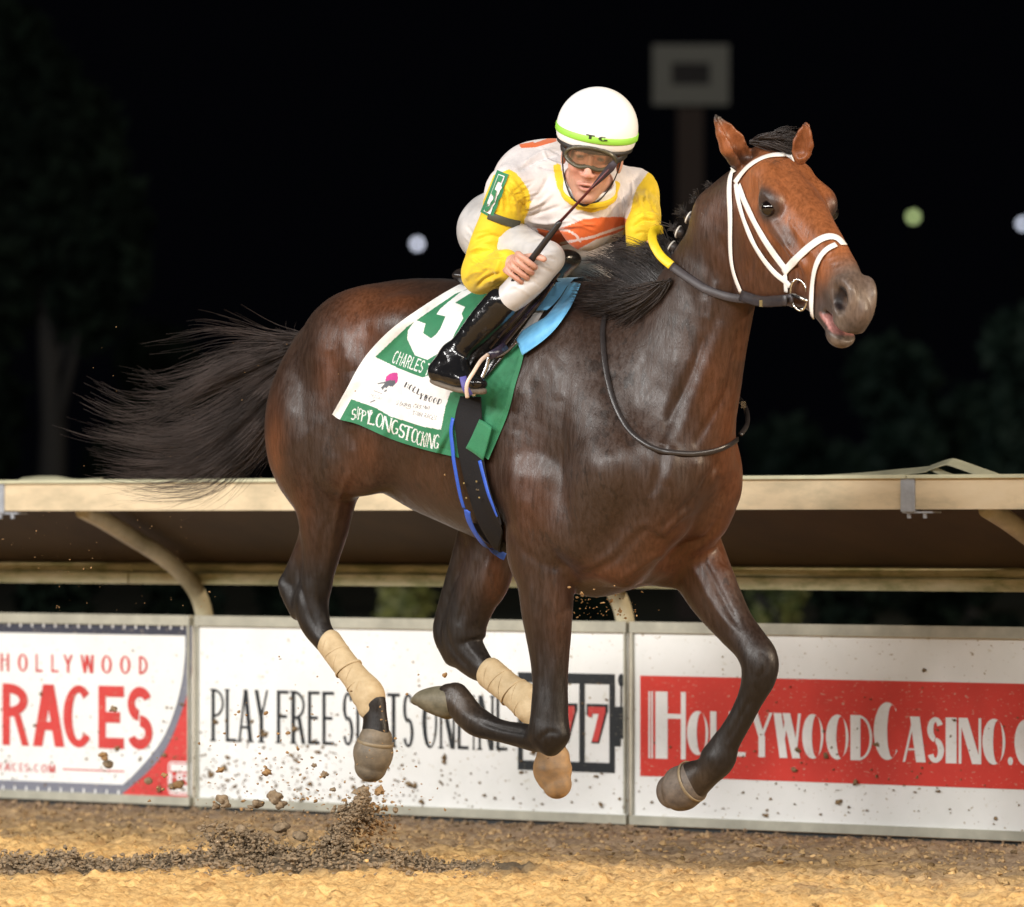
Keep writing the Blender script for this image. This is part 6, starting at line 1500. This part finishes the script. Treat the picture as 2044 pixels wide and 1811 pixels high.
# far side and the part over the back
MV = []; step = 10
sub = CV[::step, ::step]; rel = sub - HO; ls = rel @ HN; ss = rel @ HF
fs_ = np.stack([HO + HF * s + HN * (-abs(l) - .004) + np.array([0, 0, z]) for s, l, z in zip(ss.ravel(), ls.ravel(), sub[..., 2].ravel())]); fs_[:, 2] = sub[..., 2].ravel()
a_, b_n = sub.shape[:2]; id2 = np.arange(a_ * b_n).reshape(a_, b_n); Q2 = np.stack([id2[:-1, :-1], id2[:-1, 1:], id2[1:, 1:], id2[1:, :-1]], -1).reshape(-1, 4)
c2_m = fabric('saddle_cloth_green', base=(*GRN, 1)); obj('far_side', np_mesh('far_side', fs_, Q2, c2_m), scl)
def over_back(name, s0, s1, a0, a1, mat, parent, off, n=9, m=17, th=.0):
    """sheet over the horse's back: rays cast inward round the trunk axis"""
    V = []
    for i in range(n):
        s = s0 + (s1 - s0) * i / (n - 1)
        for j in range(m):
            a = math.radians(a0 + (a1 - a0) * j / (m - 1)); d = HN * math.sin(a) + np.array([0, 0, math.cos(a)]); c = H(s, 0, 1.30)
            r = hbvh.ray_cast(Vector(c + d * .9), Vector(-d)); p = np.array(r[0]) if r[0] is not None else c + d * .33
            V.append(p + d * off)
    idq = np.arange(n * m).reshape(n, m); Qs = np.stack([idq[:-1, :-1], idq[:-1, 1:], idq[1:, 1:], idq[1:, :-1]], -1).reshape(-1, 4)
    return obj(name, np_mesh(name, V, Qs, mat), parent)
over_back('over_back', -.06, .16, -24, 14, c2_m, scl, .010)

# ---- saddle: black flaps and seat, folds of leather at the front, blue pad
sad = empty('saddle', H(.12, 0, 1.66), 'small shiny black racing saddle over a light blue pad under the jockey', 'saddle')
sdm = N('saddle_leather'); nz = sdm.noise(18, 4, .6, sdm.coord()); sdm.col(sdm.ramp(nz, [(.4, (.008, .008, .010, 1)), (.7, (.05, .036, .026, 1))])); sdm.set(Roughness=.22, Specular_IOR_Level=.6); sdm.bump(nz, .35, .01)
def sheet_px(name, rows, off, mat, parent, ns=24, nt=24, wav=0.0, seed=0):
    """sheet on the horse between pixel polylines (each row a polyline), offset from the surface"""
    A = [np.array(resamp([np.array(p, float) for p in r], nt)) for r in rows]; A = np.array(A); V = []; rr = np.random.default_rng(seed); ph = rr.uniform(0, 6)
    for i in range(ns):
        t = i / (ns - 1) * (len(A) - 1); k = min(int(t), len(A) - 2); f = t - k; row = A[k] * (1 - f) + A[k + 1] * f
        for j in range(nt):
            r = ray(*row[j]); w = wav * math.sin(i * .9 + ph + .25 * j)
            if r: V.append(r[0] + unit(r[1] * .5 + unit(CAMP - r[0]) * .5) * (off + w))
            else: V.append(None)
    last = next(v for v in V if v is not None)
    for i in range(len(V)):
        if V[i] is None:
            t = (i // nt) / (ns - 1) * (len(A) - 1); k = min(int(t), len(A) - 2); f = t - k; p = (A[k] * (1 - f) + A[k + 1] * f)[i % nt]; V[i] = P(p[0], p[1], last[1])
        else: last = V[i]
    V2 = V + [v + JYv * .006 for v in V for JYv in [np.array([0, 1., 0])]]; n1 = len(V)
    F = [[i * nt + j, (i + 1) * nt + j, (i + 1) * nt + j + 1, i * nt + j + 1] for i in range(ns - 1) for j in range(nt - 1)]
    edge = [(i * nt, (i + 1) * nt) for i in range(ns - 1)] + [((i + 1) * nt - 1 + nt, (i + 1) * nt - 1) for i in range(ns - 1)] + [(j + 1, j) for j in range(nt - 1)] + [((ns - 1) * nt + j, (ns - 1) * nt + j + 1) for j in range(nt - 1)]
    F2 = F + [[n1 + x for x in f[::-1]] for f in F] + [[a, b, b + n1, a + n1] for a, b in edge]
    m = MB(); m.add(V2, F2); return obj(name, m.me(name, mat, True), parent)
sheet_px('flap', [[(990, 596), (960, 660), (935, 720), (925, 770)], [(1060, 575), (1020, 640), (985, 710), (955, 778)], [(1120, 562), (1075, 625), (1030, 690), (985, 745)]], .022, sdm.m, sad, wav=.0015)
bl = N('blue_pad'); nz = bl.noise(25, 3, .5, bl.coord()); bl.col(bl.ramp(nz, [(.3, (.10, .36, .66, 1)), (.7, (.16, .50, .82, 1))])); bl.set(Roughness=.55, Sheen_Weight=.2); bl.bump(nz, .2, .008)
sheet_px('pad', [[(1140, 571), (1118, 605), (1094, 638), (1062, 656), (1030, 676)], [(1152, 570), (1132, 608), (1108, 644), (1078, 670), (1040, 694)], [(1162, 572), (1145, 612), (1118, 652), (1090, 682), (1047, 712)]], .019, bl.m, sad, 14, 26, .0015)
over_back('pad', .17, .28, -100, 26, bl.m, sad, .012, 5, 24)
over_back('flap', .0, .18, -62, -5, sdm.m, sad, .02, 6, 14)
ft_ = Field(H(.10, 0, 1.50) - .32, H(.10, 0, 1.75) + .30, .006)
ft_.chain([(H(-.10, 0, 1.70), .12, .030), (H(.02, 0, 1.69), .11, .028), (H(.14, 0, 1.70), .09, .030), (H(.23, 0, 1.74), .055, .028)], HN, .02)
V, Q = ft_.mesh(2); obj('seat', np_mesh('seat', V, Q, sdm.m), sad)
# girth straps and leather folds running down the front of the flap
fo1 = mat_leather('brown_strap', (.075, .052, .038), .28); fo2 = mat_leather('purple_black_strap', (.030, .024, .045), .25)
for i, (pts, w, m_, of) in enumerate([([(1122, 566), (1100, 600), (1078, 632), (1052, 662), (1026, 690), (1002, 715)], .010, fo1, .030), ([(1112, 580), (1088, 612), (1060, 645), (1030, 676), (1004, 700)], .012, fo2, .030),
        ([(1100, 585), (1076, 612), (1048, 645), (1018, 676), (990, 706)], .008, fo1, .034), ([(1086, 596), (1062, 626), (1034, 656), (1006, 688)], .010, fo2, .034), ([(1062, 648), (1040, 668), (1018, 690), (1002, 712)], .016, fo2, .032), ([(1045, 690), (1020, 712), (1000, 722)], .010, fo1, .028), ([(1092, 575), (1060, 606), (1030, 640)], .008, fo2, .030)]):
    strap_px('billet', pts, w, .004, m_, sad, of)
# stirrup: iron, leather, tread
sti = empty('stirrup', PH(950, 760, .36), 'pale stirrup iron hooked over the near black boot', 'stirrup')
irn = simple('bare_aluminium', (.80, .62, .50), .35); irn2 = N('stirrup_steel'); irn2.col((.55, .55, .55, 1)); irn2.set(Metallic=.9, Roughness=.25)
ys = PH(950, 760, .40)[1] 
mb = MB(); mb.tube(spline([P(974, 708, ys + .03), P(960, 720, ys), P(946, 742, ys - .02), P(934, 762, ys - .022), P(931, 778, ys - .02), P(933, 794, ys - .012)], 5), [(.0055, .0045)] * 26, 8, flat=[unit(CAMP - P(950, 750, ys))] * 26); obj('iron', mb.me('iron', irn, True), sti)
mb = MB(); mb.tube(spline([P(976, 712, ys + .05), P(972, 730, ys + .05), P(964, 750, ys + .05), P(955, 770, ys + .05), P(945, 790, ys + .03)], 4), [.006] * 17, 8); obj('iron', mb.me('iron', irn2.m, True), sti)
mb = MB(); mb.tube([P(924, 752, ys - .012), P(929, 775, ys - .014), P(938, 790, ys - .01)], [(.010, .004)] * 3, 8, flat=[unit(CAMP - P(950, 750, ys))] * 3); obj('tread_wrap', mb.me('tread_wrap', simple('blue_elastic', (.10, .09, .34), .6, (150, .5, .002)), True), sti)
mb = MB(); mb.tube([P(1010, 690, ys + .06), P(990, 704, ys + .04), P(976, 712, ys + .035)], [(.012, .003)] * 3, 8, flat=[unit(CAMP - P(950, 750, ys))] * 3); obj('stirrup_leather', mb.me('stirrup_leather', fo2, True), sti)
# girth
gi = empty('girth', H(.12, .2, 1.1), 'black elastic girth edged in bright blue round the barrel of the horse', 'girth')
gbk = N('girth_elastic'); nz = gbk.noise(200, 2, .5, gbk.coord()); gbk.col((.010, .010, .012, 1)); gbk.set(Roughness=.75, Specular_IOR_Level=.25); gbk.bump(nz, .3, .002)
ble = simple('blue_edging', (.035, .12, .62), .45, (60, .2, .003), .25, 20)
sheet_px('band', [[cA(948, 740), cA(916, 870), cA(925, 1020), cA(955, 1180), cA(1000, 1340), cA(1035, 1450), cA(1100, 1580), cA(1185, 1700)], [cA(1015, 745), cA(1005, 880), cA(1010, 1030), cA(1040, 1190), cA(1080, 1330), cA(1120, 1440), cA(1165, 1540), cA(1200, 1620)], [cA(1075, 745), cA(1080, 880), cA(1088, 1030), cA(1098, 1140), cA(1124, 1270), cA(1160, 1380), cA(1195, 1450), cA(1215, 1520)]], .021, gbk.m, gi, 14, 40)
sheet_px('cloth_corner', [[cA(1070, 880), cA(1030, 970), cA(988, 1052)], [cA(1110, 900), cA(1075, 990), cA(1045, 1090)], [cA(1150, 930), cA(1125, 1030), cA(1098, 1132)]], .030, c2_m, scl, 10, 10)
strap_px('blue_edge', [cA(918, 875), cA(905, 960), cA(915, 1080), cA(935, 1200), cA(960, 1330), cA(985, 1410)], .014, .003, ble, gi, .020)
strap_px('blue_edge', [cA(1000, 1420), cA(1010, 1480), cA(1050, 1560), cA(1110, 1640), cA(1170, 1705), cA(1195, 1722)], .026, .003, ble, gi, .018)
strap_px('blue_edge', [cA(1082, 1130), cA(1110, 1230), cA(1140, 1330), cA(1170, 1400), cA(1200, 1470)], .014, .003, ble, gi, .020)
for x, y in ((995, 1255), (1080, 1255), (1010, 1340), (1100, 1345)):
    r = ray(*cA(x, y)); mb = MB(); mb.box(r[0] + r[1] * .028, (.005, .005, .005)); obj('stud', mb.me('stud', goldm.m), gi)
r = ray(*cA(1050, 1315)); mb = MB(); mb.box(r[0] + unit(CAMP - r[0]) * .030, (.022, .005, .004)); obj('buckle', mb.me('buckle', stl.m), gi)
V_ = []
for i in range(5):
    for j in range(26):
        a = math.radians(150 + 150 * j / 25); d = HN * math.sin(a) + np.array([0, 0, math.cos(a)]); c = H(.02 + .10 * i / 4, 0, 1.30)
        r = hbvh.ray_cast(Vector(c), Vector(d), .46); p = np.array(r[0]) if r[0] is not None else c + d * .42
        V_.append(p + d * .006)
idq = np.arange(130).reshape(5, 26); obj('band', np_mesh('band', V_, np.stack([idq[:-1, :-1], idq[1:, :-1], idq[1:, 1:], idq[:-1, 1:]], -1).reshape(-1, 4), gbk.m), gi)
# ================================================================== kicked-up soil
wetm = N('wet_clod'); nz = wetm.noise(60, 5, .65, wetm.coord()); wetm.col(wetm.ramp(nz, [(.3, (.15, .108, .066, 1)), (.7, (.34, .25, .155, 1))])); wetm.set(Roughness=.85); wetm.bump(nz, .5, .006)
tanm = N('dry_clod'); nz = tanm.noise(60, 5, .65, tanm.coord()); tanm.col(tanm.ramp(nz, [(.3, (.22, .12, .05, 1)), (.7, (.40, .25, .11, 1))])); tanm.set(Roughness=.9); tanm.bump(nz, .5, .006)
YM = 16.95
def near(f): return lambda r: f(r)
def ridge(r):
    u = r.uniform(-60, 1000); Y = 16.85 - .00002 * u + r.normal(0, .10); x = (u - 1022) * Y / FPX; z = Zfun(x, Y)
    taper = 1 if u < 780 else max(.15, 1 - (u - 780) / 260); h = abs(r.normal(0, .012)) * taper
    return np.array([x, Y, z + h]), taper ** .5
obj('turned_soil', clod_mesh(4600, ridge, .0012, .0065, 'turned_soil', wetm.m), label='low ridge of dark turned soil across the track behind the hooves', cat='soil', kind='stuff')
pg = np.random.default_rng(3); PLC = []
for i in range(46):
    t = pg.random()
    if i < 20: PLC.append((645 + 82 * t + pg.normal(0, 10), 1732 - 142 * t + pg.normal(0, 8), pg.uniform(4, 11)))
    else: PLC.append((640 - 215 * t + pg.normal(0, 10), 1725 - 95 * t * pg.random() + pg.normal(0, 8), pg.uniform(3, 10)))
def plume(r):
    k = r.random(); c_ = PLC[r.integers(len(PLC))]
    if k < .55: return P(c_[0] + r.normal(0, c_[2]), min(c_[1] + r.normal(0, c_[2]), 1738), YM + r.normal(0, .03)), 1.1
    k = r.random()
    if k < .50:      # the stalk rising to the right under the near hind hoof
        t = r.random() ** .8; u = 640 + 90 * t + r.normal(0, 16 * (1.25 - t)); v = 1735 - 150 * t + r.normal(0, 10); s = 1.15 - .3 * t
    elif k < .80:    # low fan toward the left
        t = r.random(); u = 640 - 240 * t + r.normal(0, 16); v = 1728 - 90 * t * r.random() + r.normal(0, 12); s = .95
    else:
        u = r.uniform(400, 760); v = 1735 - abs(r.normal(0, 60)); s = .6
    Y = YM + r.normal(0, .10); return P(u, min(v, 1738), Y), s
obj('dirt_plume', clod_mesh(5600, plume, .0010, .0062, 'dirt_plume', wetm.m), label='dark spray of wet dirt kicked up under the near hind hoof', cat='dirt', kind='stuff')
def spray(r):
    k = r.random()
    if k < .45: u, v, s = r.normal(600, 130), 1640 - abs(r.normal(0, 120)), 1
    elif k < .62: u, v, s = r.normal(1190, 45), r.uniform(1165, 1235), .8
    elif k < .80: u, v, s = r.uniform(0, 430), r.uniform(1020, 1235), .45
    elif k < .88: u, v, s = r.uniform(150, 950), r.uniform(650, 1000), .45
    else: u, v, s = r.normal(745, 30), r.uniform(1560, 1700), .9
    return P(u, min(v, 1720), YM + r.normal(0, .25)), s * (1 if r.random() < .9 else 2)
obj('flying_grit', clod_mesh(620, spray, .0010, .0036, 'flying_grit', tanm.m), label='fine tan grit hanging in the air around the hooves', cat='grit', kind='stuff')
def orange(r):
    t = r.random(); return P(735 + r.normal(0, 26), 1600 + 120 * t, YM + .1 + r.normal(0, .05)), 1
obj('reddish_spray', clod_mesh(260, orange, .002, .007, 'reddish_spray', tanm.m), label='reddish spray of dirt right of the dark plume', cat='dirt', kind='stuff')
# larger clods thrown clear: each a thing
CLODS = [(723, 1583, 15, 'round clod of wet soil just below the near hind hoof'), (757, 1579, 10, 'tan clod right of the one under the hoof'), (548, 1592, 14, 'dark clod flying highest left of the plume'), (560, 1606, 10, 'clod joined below the highest flying one'), (513, 1604, 12, 'dark clod hanging left of the highest flying clod'),
         (500, 1612, 9, 'small clod under the left flying clod'), (442, 1597, 10, 'clod of soil flying nearest to the board joint'), (430, 1610, 8, 'small clod by the bottom corner of the slots board'), (452, 1606, 9, 'crumbly clod beside the bottom corner clod'), (535, 1542, 9, 'tan clod in front of the slots board under its letters'),
         (440, 1536, 8, 'tan clod high beside the left edge of the slots board'), (648, 1546, 7, 'small flat clod left of the near hind hoof'), (627, 1528, 5, 'tiny clod above the flat clod'), (664, 1576, 6, 'small dark clod left of the round one'), (208, 1510, 9, 'tan clod in front of the letter E of the races board'),
         (216, 1526, 8, 'clod just under the races lettering'), (226, 1416, 7, 'brown clod in front of the middle of the letter E'), (296, 1558, 8, 'clod near the curved band of the races board'), (360, 1565, 11, 'tan clod over the badge in the red corner'), (344, 1570, 7, 'small clod left of the one over the badge'),
         (560, 1650, 14, 'lumpy clod above the turned soil left of the plume'), (480, 1660, 13, 'dark lump over the soil near the left board joint'), (600, 1668, 12, 'dark lump at the foot of the plume'), (790, 1617, 6, 'small clod right of the plume near the board base')]
ig = np.random.default_rng(77)
bm = bmesh.new(); bmesh.ops.create_icosphere(bm, subdivisions=3, radius=1.0); B_v = np.array([v.co[:] for v in bm.verts]); B_f = np.array([[v.index for v in f.verts] for f in bm.faces]); bm.free()
for i, (u, v, r, lab) in enumerate(CLODS):
    d = 1 + .30 * np.sin(B_v @ ig.normal(0, 2.2, 3) + ig.uniform(0, 6)) + .18 * np.sin(B_v @ ig.normal(0, 5, 3)) + .12 * np.sin(B_v @ ig.normal(0, 10, 3)) + .07 * np.sin(B_v @ ig.normal(0, 18, 3))
    Y = YM + (.0 if u > 400 else 2.2) + ig.normal(0, .05)
    V = B_v * d[:, None] * R_(r, Y) * np.array([1.0, .9, .8]) + P(u, v, Y)
    obj('mud_clod', np_mesh('mud_clod', V, B_f, tanm.m if 'tan' in lab else wetm.m, True), None, lab, 'clod', 'clods of soil thrown into the air')
